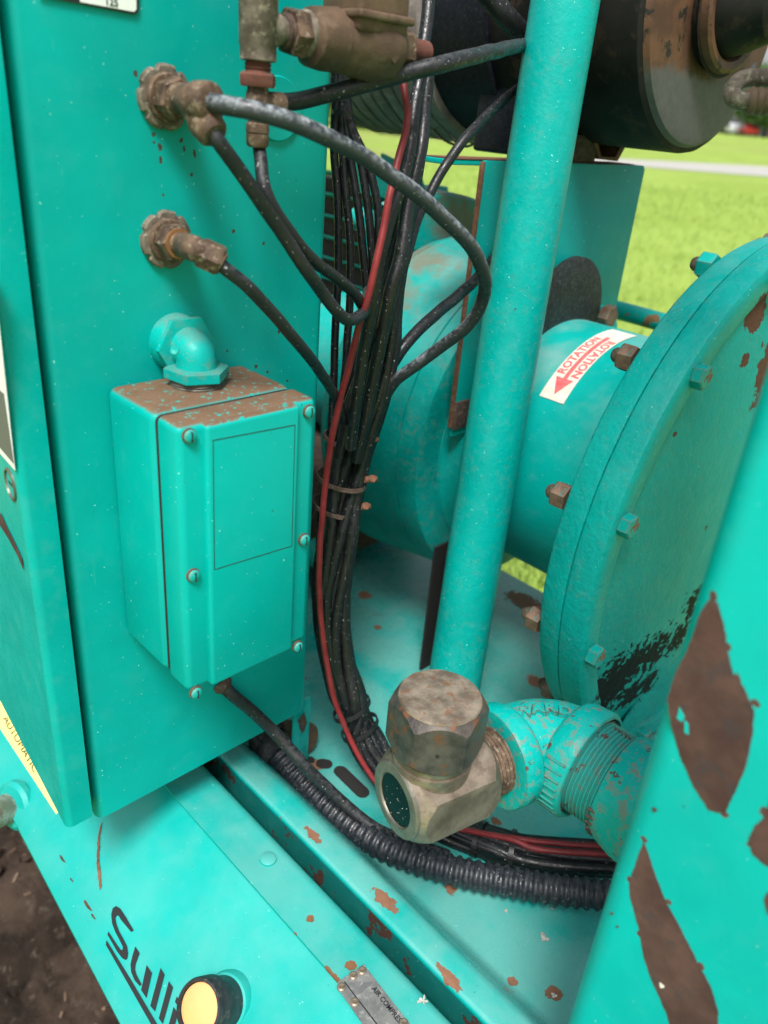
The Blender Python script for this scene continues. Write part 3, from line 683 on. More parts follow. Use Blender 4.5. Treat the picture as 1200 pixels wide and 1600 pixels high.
# ================================================================ JUNCTION BOX
jb = thing('junction_box', 'teal cast junction box with screwed cover and brown grime on top', 'junction box', (.262, .41, -.35))
jx0, jx1, jz0, jz1 = .2115, .3105, -.3505, -.1655
link('box_base', frm(box((jx0, .3925, jz0), (jx1 + .001, YC - .0003, jz1), .006, 4, lambda e: True)), 'box', jb)
link('gasket', frm(box((jx0 + .0015, .3905, jz0 + .0015), (jx1 - .0010, .3930, jz1 - .0015), .004, 3, lambda e: abs(e.verts[0].co.y - e.verts[1].co.y) > .001)), 'dark', jb)
# cover with raised centre
bm = box((jx0, .3665, jz0), (jx1, .3908, jz1), .0045, 4, lambda e: True)
cov = link('cover', frm(bm), 'cover', jb)
cx0, cx1 = onx(0, 0, 1).x, 0
def CY_(px, py, y): return ony(px, py, y)
rx0, rx1 = CY_(322, 700, .3625).x, CY_(468, 680, .3625).x
link('raised_panel', frm(box((rx0, .3618, jz0 + .0005), (rx1, .3700, jz1 - .0008), .0028, 4, lambda e: min(v_.co.y for v_ in e.verts) < .363)), 'cover', jb)
# scored nameplate recess on the cover
ql = [CY_(333, 688, .3617), CY_(461, 664, .3617), CY_(456, 853, .3617), CY_(335, 890, .3617)]
for i in range(4):
    a, b = ql[i], ql[(i + 1) % 4]; a.y = b.y = .3617; d = (b - a).normalized(); n = d.cross(Y) * .00022
    link('score_line', frm(slab([a - n, b - n, b + n, a + n], .0001, -Y)), 'dark', cov, 0)
# screws
SCR = [(296, 681), (302, 899), (306, 1082), (483, 643), (475, 843), (465, 1010)]
def screw_mesh(c):
    bm = lathe(c, -Y, [(0, .0037), (.001, .0039), (.0020, .0034), (.0027, .0020), (.0029, .0001)], 24)
    return bm
c1 = CY_(*SCR[0], .3655)
s1 = link('screw', frm(screw_mesh(c1)), 'boltteal', jb)
s2 = link('slot', frm(box(c1 + V((-.00035, -.0032, -.0030)), c1 + V((.00035, -.0020, .0030)))), 'dark', s1)
s3 = link('washer', frm(lathe(c1 + Y * .0010, -Y, [(0, .0044), (.0012, .0044)], 24)), 'rustedge', s1)
for i, q in enumerate(SCR[1:]):
    p = CY_(*q, .3655)
    c = s1.copy(); COL.objects.link(c); c.parent = jb; c.location = s1.location + (p - c1)
    for ch in (s2, s3): k = ch.copy(); COL.objects.link(k); k.parent = c

# conduit elbow between cabinet and box
ce = thing('conduit_elbow', 'teal painted conduit elbow bending from the cabinet down into the box top', 'pipe elbow', (.262, .41, -.165))
e0 = FY(258, 536); zt = jz1
pdown = V((onz(308, 600, zt).x, onz(308, 600, zt).y, zt))
e0 = V((pdown.x, YC, e0.z))
link('hub', frm(lathe(e0 + Y * .001, -Y, [(0, .0185), (.010, .0180), (.012, .0165)], 36, jit=.0003)), 'fitting_teal', ce)
link('hex_flange', frm(hexa(e0 - Y * .011, -Y, .0205, .005, rot=0)), 'fitting_teal', ce)
eb = V((pdown.x, pdown.y, e0.z))
R0 = abs(eb.y - (YC - .015)); pts = [V((pdown.x, YC - .012, e0.z))]
rad = R0 - .004
for k in range(9):
    a = R_(90 * k / 8); pts.append(V((pdown.x, pdown.y + rad - rad * math.sin(a), e0.z - rad + rad * math.cos(a))))
pts.append(V((pdown.x, pdown.y, zt + .006)))
link('bend', frm(sweep([(p, .0125 if 0 < i < len(pts) - 1 else .0138) for i, p in enumerate(pts)], None, 28)), 'fitting_teal', ce, 50)
link('hex_nut', frm(hexa(pdown + Z * .0045, Z, .0205, .0075, rot=10)), 'fitting_teal', ce)
link('threaded_ring', frm(lathe(pdown - Z * .001, Z, [(0, .0165), (.002, .0170), (.0028, .0160), (.0036, .0170), (.0044, .0160), (.006, .0165)], 36)), 'nickel_dull', ce)
link('size_mark', frm(lathe(at(274, 548, .405 + .028), -CZ, [(0, .0022), (.0016, .0022), (.0014, .0012), (.001, .0001)], 14)), 'fitting_teal', ce)

# ================================================================ HOSE FITTINGS ON THE CABINET
def lobed(o, d, r, h, lobes=7, depth=.10, rot=.6):
    bm = bmesh.new(); d, u, v = basis(d); n = 96; rings = []
    for t, k in ((0, 1.), (h * .7, 1.), (h, .93)):
        ring = []
        for i in range(n):
            a = 2 * math.pi * i / n; s = math.sin(lobes * a / 1 + rot); q = r * k * (1 - depth * max(0., min(1., s * 4 - 2.6))) + .0004 * noise.noise(V((i * .3, t * 50, r * 99)))
            ring.append(bm.verts.new(o + d * t + (u * math.cos(a) + v * math.sin(a)) * q))
        rings.append(ring)
    for a, b in zip(rings, rings[1:]):
        for i in range(n): bm.faces.new((a[i], a[(i + 1) % n], b[(i + 1) % n], b[i]))
    bm.faces.new(rings[0]); bm.faces.new(rings[-1]); return bm
def locknut(c, t, name='locknut'):
    link(name, frm(lobed(c, -Y, .0168, .0035)), 'fit_grey', t, 30)
    link('washer', frm(lathe(c - Y * .003, -Y, [(0, .0128), (.003, .0125), (.0036, .0118)], 36, jit=.0003)), 'fit', t)
f1 = thing('tee_fitting', 'brown dusty tee fitting on a lobed locknut with two hoses leaving it', 'hose fitting', FY(255, 152))
c = FY(256, 152); locknut(c, f1)
link('hex_body', frm(hexa(c - Y * .006, -Y, .0112, .010, rot=20)), 'fit', f1)
j = c - Y * .030; tA = at(322, 160, .405); dA = (at(345, 162, .400) - tA).normalized()
tB = at(329, 205, .408); dB = (at(342, 222, .409) - tB).normalized()
link('tee_body', frm(sweep(smooth_path([(c - Y * .014, .0082), (c - Y * .026, .0080), (at(300, 158, .412), .0085), (at(315, 160, .407), .0092), (tA, .0095)], 5), None, 20)), 'fit', f1)
link('tee_branch', frm(sweep(smooth_path([(at(298, 160, .414), .0070), (at(312, 178, .412), .0080), (at(319, 190, .411), .0086)], 5), None, 20)), 'fit', f1)
link('ferrule', frm(lathe(tA - dA * .006, dA, [(0, .0098), (.008, .0100), (.010, .0095), (.011, .0078)], 30)), 'fit', f1)
link('ferrule', frm(lathe(at(318, 188, .411), (at(337, 214, .409) - at(318, 188, .411)), [(0, .0090), (.0012, .0084), (.002, .0090), (.009, .0082), (.011, .0066)], 28)), 'fit', f1)
f2 = thing('elbow_fitting', 'grimy brass elbow fitting on a lobed locknut above the teal conduit elbow', 'hose fitting', FY(259, 374))
c = FY(258, 374); locknut(c, f2)
link('hex_body', frm(hexa(c - Y * .006, -Y, .0112, .009, rot=0)), 'fit', f2)
link('brass_ring', frm(lathe(c - Y * .0145, -Y, [(0, .0086), (.002, .0086)], 28)), plain('worn_brass', (.30, .15, .06), .5, .4), f2)
eA, eB = c - Y * .022, at(336, 404, .437)
link('elbow_body', frm(sweep(smooth_path([(c - Y * .014, .0070), (c - Y * .024, .0072), (at(302, 388, .435), .0070), (at(318, 396, .436), .0065)], 6), None, 18)), 'fit', f2)
link('hex_nut', frm(hexa(at(312, 393, .4355), (eB - at(312, 393, .4355)), .0085, .013, rot=0)), 'fit', f2)
link('sleeve_nut', frm(lathe(at(328, 401, .4365), (at(345, 412, .438) - at(328, 401, .4365)), [(0, .0074), (.006, .0070), (.008, .0058)], 20)), 'fit', f2)

# vertical manifold and regulator at the top
YM = .405
def M(px, py, y=YM): return ony(px, py, y)
mf = thing('valve_manifold', 'brown pipe manifold with tee, red rusted nut and cast regulator body above the hoses', 'pipe manifold', M(405, 228))
xm = M(403, 120).x
def mz(py): return M(403, py).z
def vl(name, top, prof, mat, seg=28, **k):      # vertical turned piece: profile in (photo row, radius)
    link(name, frm(lathe(V((xm, YM, 0)), Z, [(mz(a), r) for a, r in prof], seg, **k)), mat, mf)
vl('tee_pipe', 0, [(96, .0085), (94, .0098), (72, .0098), (70, .0102), (-60, .0104)], 'fit_grey', 32, jit=.0003)
vl('thread', 0, [(114, .0072), (110, .0066), (107, .0074), (104, .0066), (101, .0074), (98, .0066), (94, .0074)], 'redrust')
link('red_nut', frm(hexa(V((xm, YM, mz(136))), Z, .0103, mz(113) - mz(136), rot=15, ch=.2)), 'redrust', mf)
vl('stem', 0, [(196, .0052), (176, .0056), (170, .0064), (150, .0066), (140, .0058), (134, .0058)], 'fit')
vl('coupling', 0, [(230, .0052), (226, .0062), (210, .0064), (209, .0058), (207, .0065), (194, .0064), (192, .0056)], 'fit')
sa = V((xm, YM, mz(160))); link('side_arm', frm(lathe(sa, X, [(0, .0048), (.007, .0050), (.008, .0060), (.0155, .0061), (.017, .0052)], 22)), 'fit', mf)
# horizontal run to the regulator
ra = V((xm, YM, M(403, 42).z)); 
def xx(px): return M(px, 50).x - xm
link('branch', frm(lathe(ra, X, [(0, .0090), (xx(430), .0086), (xx(436), .0072), (xx(446), .0072)], 28, jit=.0004)), 'fit_grey', mf)
link('thread_ring', frm(lathe(ra, X, [(xx(440) + i * .0012, .0078 + .0009 * (i % 2)) for i in range(9)], 28)), 'corrosion', mf)
link('union_nut', frm(hexa(ra + X * xx(449), X, .0125, xx(474) - xx(449), rot=10, ch=.18)), 'fit', mf)
link('bead', frm(lathe(ra, X, [(xx(470), .0105), (xx(474), .0118), (xx(479), .0116), (xx(482), .010)], 28, jit=.0006)), 'fit_grey', mf)
link('regulator_body', frm(lathe(ra - Z * .001, X, [(xx(478), .0110), (xx(484), .0150), (xx(506), .0162), (xx(522), .0165), (xx(524), .0158), (xx(545), .0168), (xx(568), .0190), (xx(590), .0196), (xx(602), .0185), (xx(612), .0150), (xx(614), .009)], 40, jit=.0012)), 'regulator', mf)
link('regulator_bonnet', frm(box((xm + xx(528), YM - .018, ra.z + .004), (xm + xx(606), YM + .016, ra.z + .05), .003)), 'regulator', mf)
link('flange_lip', frm(box((xm + xx(524), YM - .021, ra.z + .0105), (xm + xx(610), YM + .018, ra.z + .0150), .0016)), 'regulator', mf)
link('casting_rib', frm(slab([V((xm + xx(540), YM - .0160, ra.z + .010)), V((xm + xx(585), YM - .0195, ra.z - .010)), V((xm + xx(592), YM - .0195, ra.z - .006)), V((xm + xx(592), YM - .0160, ra.z + .010))], .004, Y, .0008)), 'regulator', mf)
link('end_nut', frm(hexa(ra + X * xx(613), X, .0128, xx(636) - xx(613), rot=25, ch=.15)), 'fit', mf)
link('outlet', frm(sweep([(ra + X * xx(634), .007), (ra + X * xx(655), .007), (ra + X * xx(668) , .0068)], None, 18)), 'redrust', mf)

# ================================================================ HOSES AND CABLES
def H(name, label, cat, pts, r, mat, group='black hoses and cables', **k):
    return tag(hose(name, [at(*p) for p in pts], r, mat, **k), label, cat, group)
H('air_hose', 'thick grey-worn hose arching from the tee fitting across to the teal post', 'hose',
  [(318, 158, .407), (345, 163, .400), (400, 174, .398), (460, 192, .405), (522, 219, .42), (564, 242, .435), (607, 272, .45), (649, 302, .465), (691, 339, .485), (722, 368, .50), (746, 403, .52), (757, 435, .54), (756, 460, .56), (744, 490, .575), (718, 520, .59), (677, 551, .61), (637, 580, .625), (612, 602, .64), (592, 640, .66), (578, 690, .68)], .0047, 'hosegrey', n=10)
H('air_hose', 'black hose hanging steeply from the tee fitting and looping up behind the red cable', 'hose',
  [(331, 203, .409), (345, 225, .412), (372, 263, .425), (405, 310, .44), (440, 362, .46), (478, 422, .48), (502, 455, .50), (524, 484, .515), (545, 500, .53), (563, 492, .55), (572, 475, .57), (575, 455, .59)], .0041, 'hose')
H('air_hose', 'black hose dropping from the manifold coupling into the cable bundle', 'hose',
  [(404, 222, .4555), (407, 250, .450), (413, 290, .448), (430, 330, .455), (458, 370, .47), (490, 407, .49), (520, 430, .51), (545, 450, .53), (567, 478, .56), (580, 508, .59), (583, 550, .62)], .0038, 'hose')
H('air_hose', 'black hose running straight from the lower elbow fitting down into the bundle', 'hose',
  [(336, 404, .437), (350, 418, .439), (385, 446, .45), (420, 482, .47), (455, 523, .495), (488, 564, .53), (512, 598, .57), (527, 625, .60), (538, 660, .63)], .0038, 'hose')
H('air_hose', 'black hose rising to the right from the manifold arm to the teal post', 'hose',
  [(438, 161, .478), (470, 157, .478), (520, 145, .48), (580, 129, .485), (640, 112, .49), (700, 98, .50), (755, 85, .54), (795, 75, .60), (822, 69, .665), (860, 58, .74), (900, 45, .80)], .0051, 'hose')
H('air_hose', 'thick black hose coming down from the top edge behind the post', 'hose',
  [(735, -40, .68), (765, -5, .69), (790, 25, .70), (815, 55, .72), (840, 90, .75), (855, 140, .79)], .0092, 'hose')
H('control_cable', 'thin black cable crossing the steel bracket from behind the post', 'cable',
  [(860, 100, .76), (830, 124, .73), (805, 142, .69), (780, 163, .66), (752, 190, .64), (722, 222, .63), (695, 260, .63), (673, 300, .63), (652, 343, .62), (640, 385, .61), (628, 425, .61), (612, 480, .62), (600, 540, .63), (590, 600, .65)], .0040, 'cable')
H('control_cable', 'straight black hose climbing from the bundle to behind the post, upper one', 'cable',
  [(840, 330, .84), (800, 375, .80), (766, 410, .75), (739, 441, .715), (691, 483, .675), (649, 520, .655), (618, 560, .65), (600, 594, .66), (590, 640, .67), (580, 690, .69)], .0050, 'cable')
H('red_cable', 'red insulated cable running down the front of the black bundle', 'cable',
  [(628, 60, .53), (629, 120, .53), (633, 150, .53), (637, 175, .53), (632, 212, .53), (621, 254, .53), (609, 305, .53), (601, 352, .535), (588, 409, .54), (573, 473, .55), (559, 516, .56), (546, 572, .575), (533, 620, .59), (519, 680, .61), (511, 740, .63), (504, 800, .645), (499, 870, .66), (500, 940, .68), (508, 1020, .70), (522, 1090, .72), (545, 1150, .735), (575, 1205, .74), (610, 1245, .74), (660, 1275, .73), (720, 1296, .72), (800, 1309, .70), (860, 1317, .695), (1010, 1328, .67)], .0025, 'red', 'red cables', n=8, seg=12)

# two long black cables from the top
H('control_cable', 'long black cable from the top edge beside the red cable, front one of the pair', 'cable',
  [(672, -30, .55), (668, 20, .55), (662, 70, .55), (656, 120, .55), (648, 165, .55), (640, 234, .55), (626, 290, .55), (607, 347, .555), (593, 403, .56), (583, 470, .57), (570, 540, .59), (557, 620, .61), (548, 700, .64)], .0046, 'cable')
H('control_cable', 'long black cable behind the front one of the pair by the red cable', 'cable',
  [(668, 120, .575), (663, 160, .575), (659, 220, .57), (649, 268, .57), (637, 319, .57), (626, 403, .575), (612, 450, .58), (598, 520, .60), (584, 590, .62), (570, 660, .64), (556, 720, .66)], .0052, 'cable')
link_fit = link('cable_gland', frm(lathe(at(660, 128, .60), (at(655, 180, .60) - at(660, 128, .60)), [(0, .007), (.010, .0072), (.011, .0062), (.020, .0064), (.022, .005)], 20)), 'fit'); tag(link_fit, 'small brown gland on the cable behind the rising hose', 'cable gland')

# the main bundle
BP = [(655, 215, .598), (634, 330, .602), (616, 420, .612), (604, 480, .62), (592, 545, .635), (570, 620, .655), (549, 690, .675), (536, 760, .69), (527, 830, .70), (521, 900, .715), (519, 960, .73), (528, 1030, .745), (545, 1095, .755), (568, 1150, .765), (602, 1205, .765), (650, 1255, .755), (705, 1295, .745), (780, 1322, .725), (850, 1336, .715), (1030, 1345, .69)]
bun = thing('cable_bundle', 'thick bundle of tied black cables sweeping down onto the deck and right', 'cable bundle', at(560, 1150, .78))
cen = [at(*p) for p in BP]
sprd = [.003, .004, .007, .011, .016, .020, .0195, .0185, .0175, .0165, .016, .0155, .0150, .0140, .015, .014, .013, .013, .013, .013]
def bundle_cable(k, n, rr, parent, name='cable'):
    a0 = 2 * math.pi * k / n * 1.0; q = (.3, 1., .65, 1.)[k % 4]
    pts = []
    for i, c in enumerate(cen):
        d = (cen[min(i + 1, len(cen) - 1)] - cen[max(i - 1, 0)]).normalized(); _, u, v = basis(d); a = a0 + i * .16 + .3 * math.sin(i + k)
        s = sprd[i] * .92 * q * (1 + .25 * noise.noise(V((i * .8, k * 5., 0))))
        pts.append(c + u * math.cos(a) * s + v * math.sin(a) * s * .75)
    return hose(name, pts, rr, 'cable', parent, n=7, seg=10)
for k in range(28): bundle_cable(k, 28, (.0050, .0044, .0056, .0040, .0048)[k % 5], bun)
def tie(c, d, r, w, mat, parent, name='cable_tie', knob=True, flat=.8):
    d, u, v = basis(d); bm = bmesh.new(); n = 36; rings = []
    for t, k in ((-w / 2, 1), (-w / 2, 1.07), (w / 2, 1.07), (w / 2, 1)):
        rings.append([bm.verts.new(c + d * t + (u * math.cos(a) + v * math.sin(a) * flat) * r * k) for a in [2 * math.pi * i / n for i in range(n)]])
    for a, b in zip(rings, rings[1:] + rings[:1]):
        for i in range(n): bm.faces.new((a[i], a[(i + 1) % n], b[(i + 1) % n], b[i]))
    o = link(name, frm(bm), mat, parent, 30)
    return o
for idx, rr, mt in ((12.2, .0205, 'tie'), (12.75, .0205, 'tie'), (16.6, .0175, 'tie'), (17.3, .0175, 'tie')):
    i = int(idx); c = cen[i].lerp(cen[i + 1], idx - i); tie(c, cen[i + 1] - cen[i], rr, .0045, mt, bun)
# steel clamps on the bundle
for (px, py, d, r_, rz) in ((540, 683, .655, .020, 0), (533, 745, .665, .023, 0), (525, 787, .675, .022, 0)):
    cl = thing('hose_clamp', {683: 'upper thin rusty clamp round the cable bundle', 745: 'middle rusty clamp standing proud of the cable bundle', 787: 'lowest thin clamp round the cable bundle'}[py], 'clamp', at(px, py, d), 'clamps round the cable bundle')
    c = at(px, py + 4, d + .022); tie(c, Z + X * .08 - Y * .05, r_, .0035, 'corrosion', cl, 'band')
    e = c + (CX * .97 - CZ * .35) * r_; link('ear', frm(sweep([(e - X * .003 - CZ * .004, .0028), (e + CX * .005, .0032), (e + CX * .009, .0022)], None, 10)), 'rustedge', cl)
    link('clamp_screw', frm(hexa(e + CX * .005 - CZ * .002, -CZ, .0036, .005)), 'rustedge', cl)

# extra thin cables by the bundle's right-hand side
H('control_cable', 'single thin black cable hanging clear of the bundle down to the deck', 'cable',
  [(545, 760, .69), (540, 830, .70), (538, 900, .72), (540, 960, .735), (548, 1030, .75), (562, 1080, .76), (585, 1140, .775)], .0028, 'cable')
# left loom of thin wires
loom = thing('wire_loom', 'loom of thin black wires hanging beside the cabinet, tied near its top', 'wire loom', at(536, 560, .66))
for pts in ([(524, 100), (525, 150), (522, 234), (528, 319), (528, 431), (524, 516), (521, 600), (516, 700)], [(530, 100), (533, 160), (536, 248), (542, 319), (547, 375), (547, 459), (542, 544), (537, 600), (530, 700)],
            [(532, 100), (538, 180), (547, 248), (559, 319), (567, 389), (573, 459), (576, 500), (573, 560), (560, 660)], [(534, 100), (543, 184), (562, 248), (576, 333), (581, 389), (583, 445), (582, 520), (575, 600)], [(536, 100), (547, 190), (571, 248), (587, 305), (592, 347), (591, 403), (588, 470), (580, 560)]):
    hose('wire', [at(x, y, .60 + .00015 * (y - 100)) for x, y in pts], .0034, 'cable', loom, n=6, seg=10)
tie(at(535, 176, .61), Z, .0085, .003, 'tie', loom)
# second red + black pair lying on the deck
H('red_cable', 'short second red cable lying over the bundle on the deck', 'cable', [(690, 1290, .735), (735, 1298, .715), (800, 1312, .695), (850, 1328, .688), (1010, 1338, .67)], .0026, 'red', 'red cables')
H('control_cable', 'thick black cable lying on the deck in front of the bundle', 'cable', [(640, 1290, .755), (700, 1322, .745), (780, 1347, .725), (860, 1356, .71), (1020, 1362, .69)], .0068, 'cable')

# corrugated conduit
def corrugated(pts, r, pitch, name, parent):
    P = smooth_path(pts, 24); L_ = [0]
    for a, b in zip(P, P[1:]): L_.append(L_[-1] + (b[0] - a[0]).length)
    N = int(L_[-1] / pitch * 8); out = []; j = 0
    for k in range(N + 1):
        s = L_[-1] * k / N
        while j < len(L_) - 2 and L_[j + 1] < s: j += 1
        p = P[j][0].lerp(P[j + 1][0], (s - L_[j]) / max(1e-9, L_[j + 1] - L_[j])); ph = math.cos(2 * math.pi * s / pitch)
        out.append((p, r * (1 + .085 * max(-1, min(1, ph * 1.7)))))
    return link(name, frm(sweep(out, None, 22)), 'corr', parent, 70)
cc = thing('corrugated_conduit', 'black corrugated plastic conduit curving along the deck below the valve', 'conduit', onz(640, 1330, ZP))
cpts = [at(x, y, d) for x, y, d in ((432, 1172, .79), (448, 1192, .782), (475, 1222, .770), (510, 1257, .752), (550, 1291, .732), (600, 1322, .712), (655, 1345, .700), (720, 1363, .690), (790, 1377, .682), (860, 1389, .674), (920, 1396, .668), (985, 1400, .66))]
corrugated(cpts, .0123, .0083, 'conduit_tube', cc)
d0 = (cpts[1] - cpts[0]).normalized()
link('connector', frm(lathe(cpts[0] - d0 * .024, d0, [(0, .017), (.003, .0182), (.012, .0182), (.0125, .0165), (.016, .0165), (.017, .0182), (.028, .0178), (.030, .0150)], 36)), 'plasticdark', cc)
for k in range(10):
    a = 2 * math.pi * k / 10; dd_, u, v = basis(d0); q = (u * math.cos(a) + v * math.sin(a)) * .0182; c = cpts[0] - d0 * .018 + q
    link('grip_rib', frm(sweep([(c, .0012), (c + d0 * .010, .0012)], None, 6)), 'plasticdark', cc)
gl = thing('cable_gland', 'brown rusty gland behind the black conduit connector at the cabinet foot', 'cable gland', at(455, 1140, .80))
c = at(468, 1150, .825); dd_ = (at(425, 1132, .80) - c).normalized()
link('gland_nut', frm(hexa(c, dd_, .014, .016, rot=10)), 'corrosion', gl)
link('gland_body', frm(lathe(c - dd_ * .01, dd_, [(0, .017), (.01, .0165), (.03, .011), (.04, .010)], 24)), 'regulator', gl)
# flat cable out of the box bottom lying over the conduit
hs_ = thing('box_cable', 'grey weathered cable leaving the bottom of the junction box towards the conduit', 'cable', at(352, 1078, .68))
hose('cable', [at(346, 1068, .665), at(362, 1085, .668), at(395, 1112, .685), at(430, 1145, .70), at(470, 1190, .705), at(505, 1225, .715), at(545, 1262, .722), at(590, 1296, .722), at(640, 1315, .72), at(700, 1338, .72)], .0054, 'hose', hs_)
link('strain_relief', frm(lathe(at(342, 1064, .664), (at(362, 1085, .668) - at(342, 1064, .664)), [(0, .0085), (.006, .0085), (.009, .0062)], 18)), 'corrosion', hs_)

# tab plate at the cabinet foot
tb = thing('cabinet_foot_tab', 'small teal bracket tab at the foot of the cabinet, behind the conduit gland', 'bracket', at(490, 1180, .85))
link('tab', frm(slab([V((.380, .462, -.60)), V((.400, .462, -.60)), V((.400, .462, -.515)), V((.380, .462, -.515))], .003, Y, .0005)), 'deck', tb)
link('stain', frm(slab(jag([V((.384, .4612, -.535)), V((.392, .4612, -.528)), V((.396, .4612, -.545)), V((.390, .4612, -.556))], .002, .001), .0003, -Y)), 'corrosion', tb, 0)

# ================================================================ TEAL TUBE POST
post = thing('tube_post', 'slanting-looking teal steel tube standing in the middle of the picture', 'post', (.53, .392, ZP))
pb = V((.5335, .3945, ZP)); ptop = at(893, -60, .63); ptop = pb + (ptop - pb) * 1.35
pr = .0275
post_tube = link('tube', frm(sweep([(pb.lerp(ptop, k / 40), pr) for k in range(41)], None, 56)), 'post', post)
# rusty weld seam down the tube's right side
side = (CX * .86 + CZ * .48).normalized(); up_ = (ptop - pb).normalized(); side = (side - up_ * side.dot(up_)).normalized()
link('weld_seam', frm(sweep([(pb.lerp(ptop, k / 160) + side * (pr - .0002) + up_.cross(side) * .0008 * noise.noise(V((k * .13, 0, 0))), .0011 * max(.05, .6 + 1.3 * noise.noise(V((k * .3, 4, 0))))) for k in range(8, 160)], None, 6)), 'rustedge', post)
link('foot_plate', frm(box((pb.x - .035, pb.y - .035, ZP), (pb.x + .035, pb.y + .035, ZP + .004), .001)), 'deck', post)

# ================================================================ DRIVE (casing, sleeve, flange)
A0 = V((AX, 0, AZ))
drv = thing('compressor_drive', 'large teal cast drive housing with bolted round flange and rotation label', 'compressor housing', (AX, .45, ZP))
def LY(name, prof, mat, seg=128, jit=0., parent=None):     # turned about the drive axis, profile (y, r)
    return link(name, frm(lathe(A0, Y, prof, seg, jit=jit)), mat, parent or drv, 32)
LY('sleeve', [(.285, .142), (.40, .142), (.49, .142), (.505, .145), (.512, .150), (.5155, .156)], 'sleeve')
LY('casing_face', [(.5150, .120), (.5150, .156), (.5165, .1575), (.5175, .170), (.5175, .186), (.5190, .1888), (.5225, .190), (.5450, .1925), (.5462, .1915)], 'casing')
LY('casing_body', [(.5466, .1900), (.5476, .1925), (.56, .1935), (.60, .199), (.630, .2035), (.6470, .2050), (.6480, .2035), (.6500, .2035), (.6510, .2055), (.660, .203), (.668, .196), (.674, .18), (.684, .12), (.85, .10), (.855, .01)], 'casing', jit=.0006)
link('upper_flange', frm(lathe(A0, Y, [(.688, .19), (.6885, .244), (.692, .248), (.712, .249), (.716, .245), (.717, .19)], 60, a0=70, a1=170)), 'casing', drv, 32)
# small lug at the top of the rear rim, and lugs below
for a in (100, 118):
    d = V((math.cos(R_(a)), 0, math.sin(R_(a)))); c = A0 + d * (.247 if a < 180 else .205) + Y * (.706 if a < 180 else .57)
    link('lug', frm(lathe(c - Y * .012, Y, [(0, .011), (.002, .013), (.022, .013), (.024, .010)], 18)), 'casing', drv)
# flange: two halves with a seam between
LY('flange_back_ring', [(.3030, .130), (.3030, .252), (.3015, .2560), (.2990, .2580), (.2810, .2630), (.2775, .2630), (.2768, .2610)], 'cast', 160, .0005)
LY('flange_joint', [(.2762, .2605), (.2768, .2605)], 'dark', 120)
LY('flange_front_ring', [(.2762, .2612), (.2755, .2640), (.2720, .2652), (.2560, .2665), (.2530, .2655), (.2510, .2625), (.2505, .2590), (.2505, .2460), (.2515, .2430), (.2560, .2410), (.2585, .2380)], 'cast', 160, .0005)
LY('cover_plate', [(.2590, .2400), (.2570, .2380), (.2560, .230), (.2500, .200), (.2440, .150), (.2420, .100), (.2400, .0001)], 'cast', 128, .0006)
# bolts and nuts right round the visible part of the rim
BR = .2535
hd = None; nutm = None
ANG = [109, 137, 165.3, 193.3, 221, 249, 81]
for i, a in enumerate(ANG):
    d = V((math.cos(R_(a)), 0, math.sin(R_(a)))); p = A0 + d * BR
    if hd is None:
        p0 = p
        hd = link('bolt_head', frm(hexa(p + Y * .2510, -Y, .0098, .0095, rot=12, ch=.1)), 'boltteal', drv, 25)
        n_ = lathe(p + Y * .3395, -Y, [(0, .0001), (.0005, .0045), (.002, .0058), (.010, .0060)], 20)
        pn = A0 + d * .2495
        nutm = link('nut', frm(hexa(pn + Y * .3028, Y, .0115, .014, rot=22, ch=.12)), 'bolt', drv, 25)
        stud = link('stud_end', frm(lathe(pn + Y * .3163, Y, [(0, .0062), (.005, .0062), (.0075, .0045), (.008, .0001)], 20)), 'bolt', nutm)
    else:
        copy_part(hd, drv, p - p0)
        c = nutm.copy(); COL.objects.link(c); c.parent = drv; c.location = nutm.location + (p - p0) * (.2495 / BR); k = stud.copy(); COL.objects.link(k); k.parent = c
        if a == 137: c.data = nutm.data.copy(); c.data.materials.clear(); c.data.materials.append(Mt['bolt'])
# the topmost nut is painted
nutm.data = nutm.data.copy(); nutm.data.materials.clear(); nutm.data.materials.append(Mt['boltteal'])
# bolts on the casing face
for (px, py, yy) in ((738, 542, .512), (690, 862, .517)):
    c = ony(px, py, yy); link('casing_bolt', frm(hexa(c, -Y, .0115, .010, rot=8)), 'bolt', drv, 25)
# foot under the flange
link('foot', frm(box((AX - .21, .256, ZP - .02), (AX + .12, .312, ZP + .055), .003)), 'cast', drv)
link('foot_web', frm(slab([V((AX - .16, .254, ZP + .05)), V((AX + .05, .254, ZP + .05)), V((AX + .05, .254, -.40)), V((AX - .03, .254, -.44))], .004, -Y, .0008)), 'cast', drv)
# rotation label wrapped round the sleeve
def cyl(px, py, r):
    q = ray(px, py); a = q.x ** 2 + q.z ** 2; b = -2 * (q.x * A0.x + q.z * A0.z); c = A0.x ** 2 + A0.z ** 2 - r * r; t = (-b - math.sqrt(max(0, b * b - 4 * a * c))) / (2 * a); p = q * t
    return math.atan2(p.z - A0.z, p.x - A0.x), p.y
rs = .1424
al, yl = cyl(843, 618, rs); ar, yr = cyl(880, 632, rs); at_, yt = cyl(940, 532, rs); _, yt2 = cyl(992, 548, rs)
a_lo = (al + ar) / 2; y_hi = yl; y_lo = yr
Ltot = rs * (a_lo - R_(88))
def wrap(me, r, a_start, yc, sgn=1):
    """x runs up the arc from a_start, y across towards -Y ... onto the sleeve"""
    for v_ in me.vertices:
        a = a_start - v_.co.x / r; rr = r + v_.co.z
        v_.co = V((A0.x + rr * math.cos(a), yc - v_.co.y * sgn, A0.z + rr * math.sin(a)))
    return me
bm = bmesh.new(); Wd = abs(y_hi - y_lo); yc = (y_hi + y_lo) / 2; n = 40; rows = []
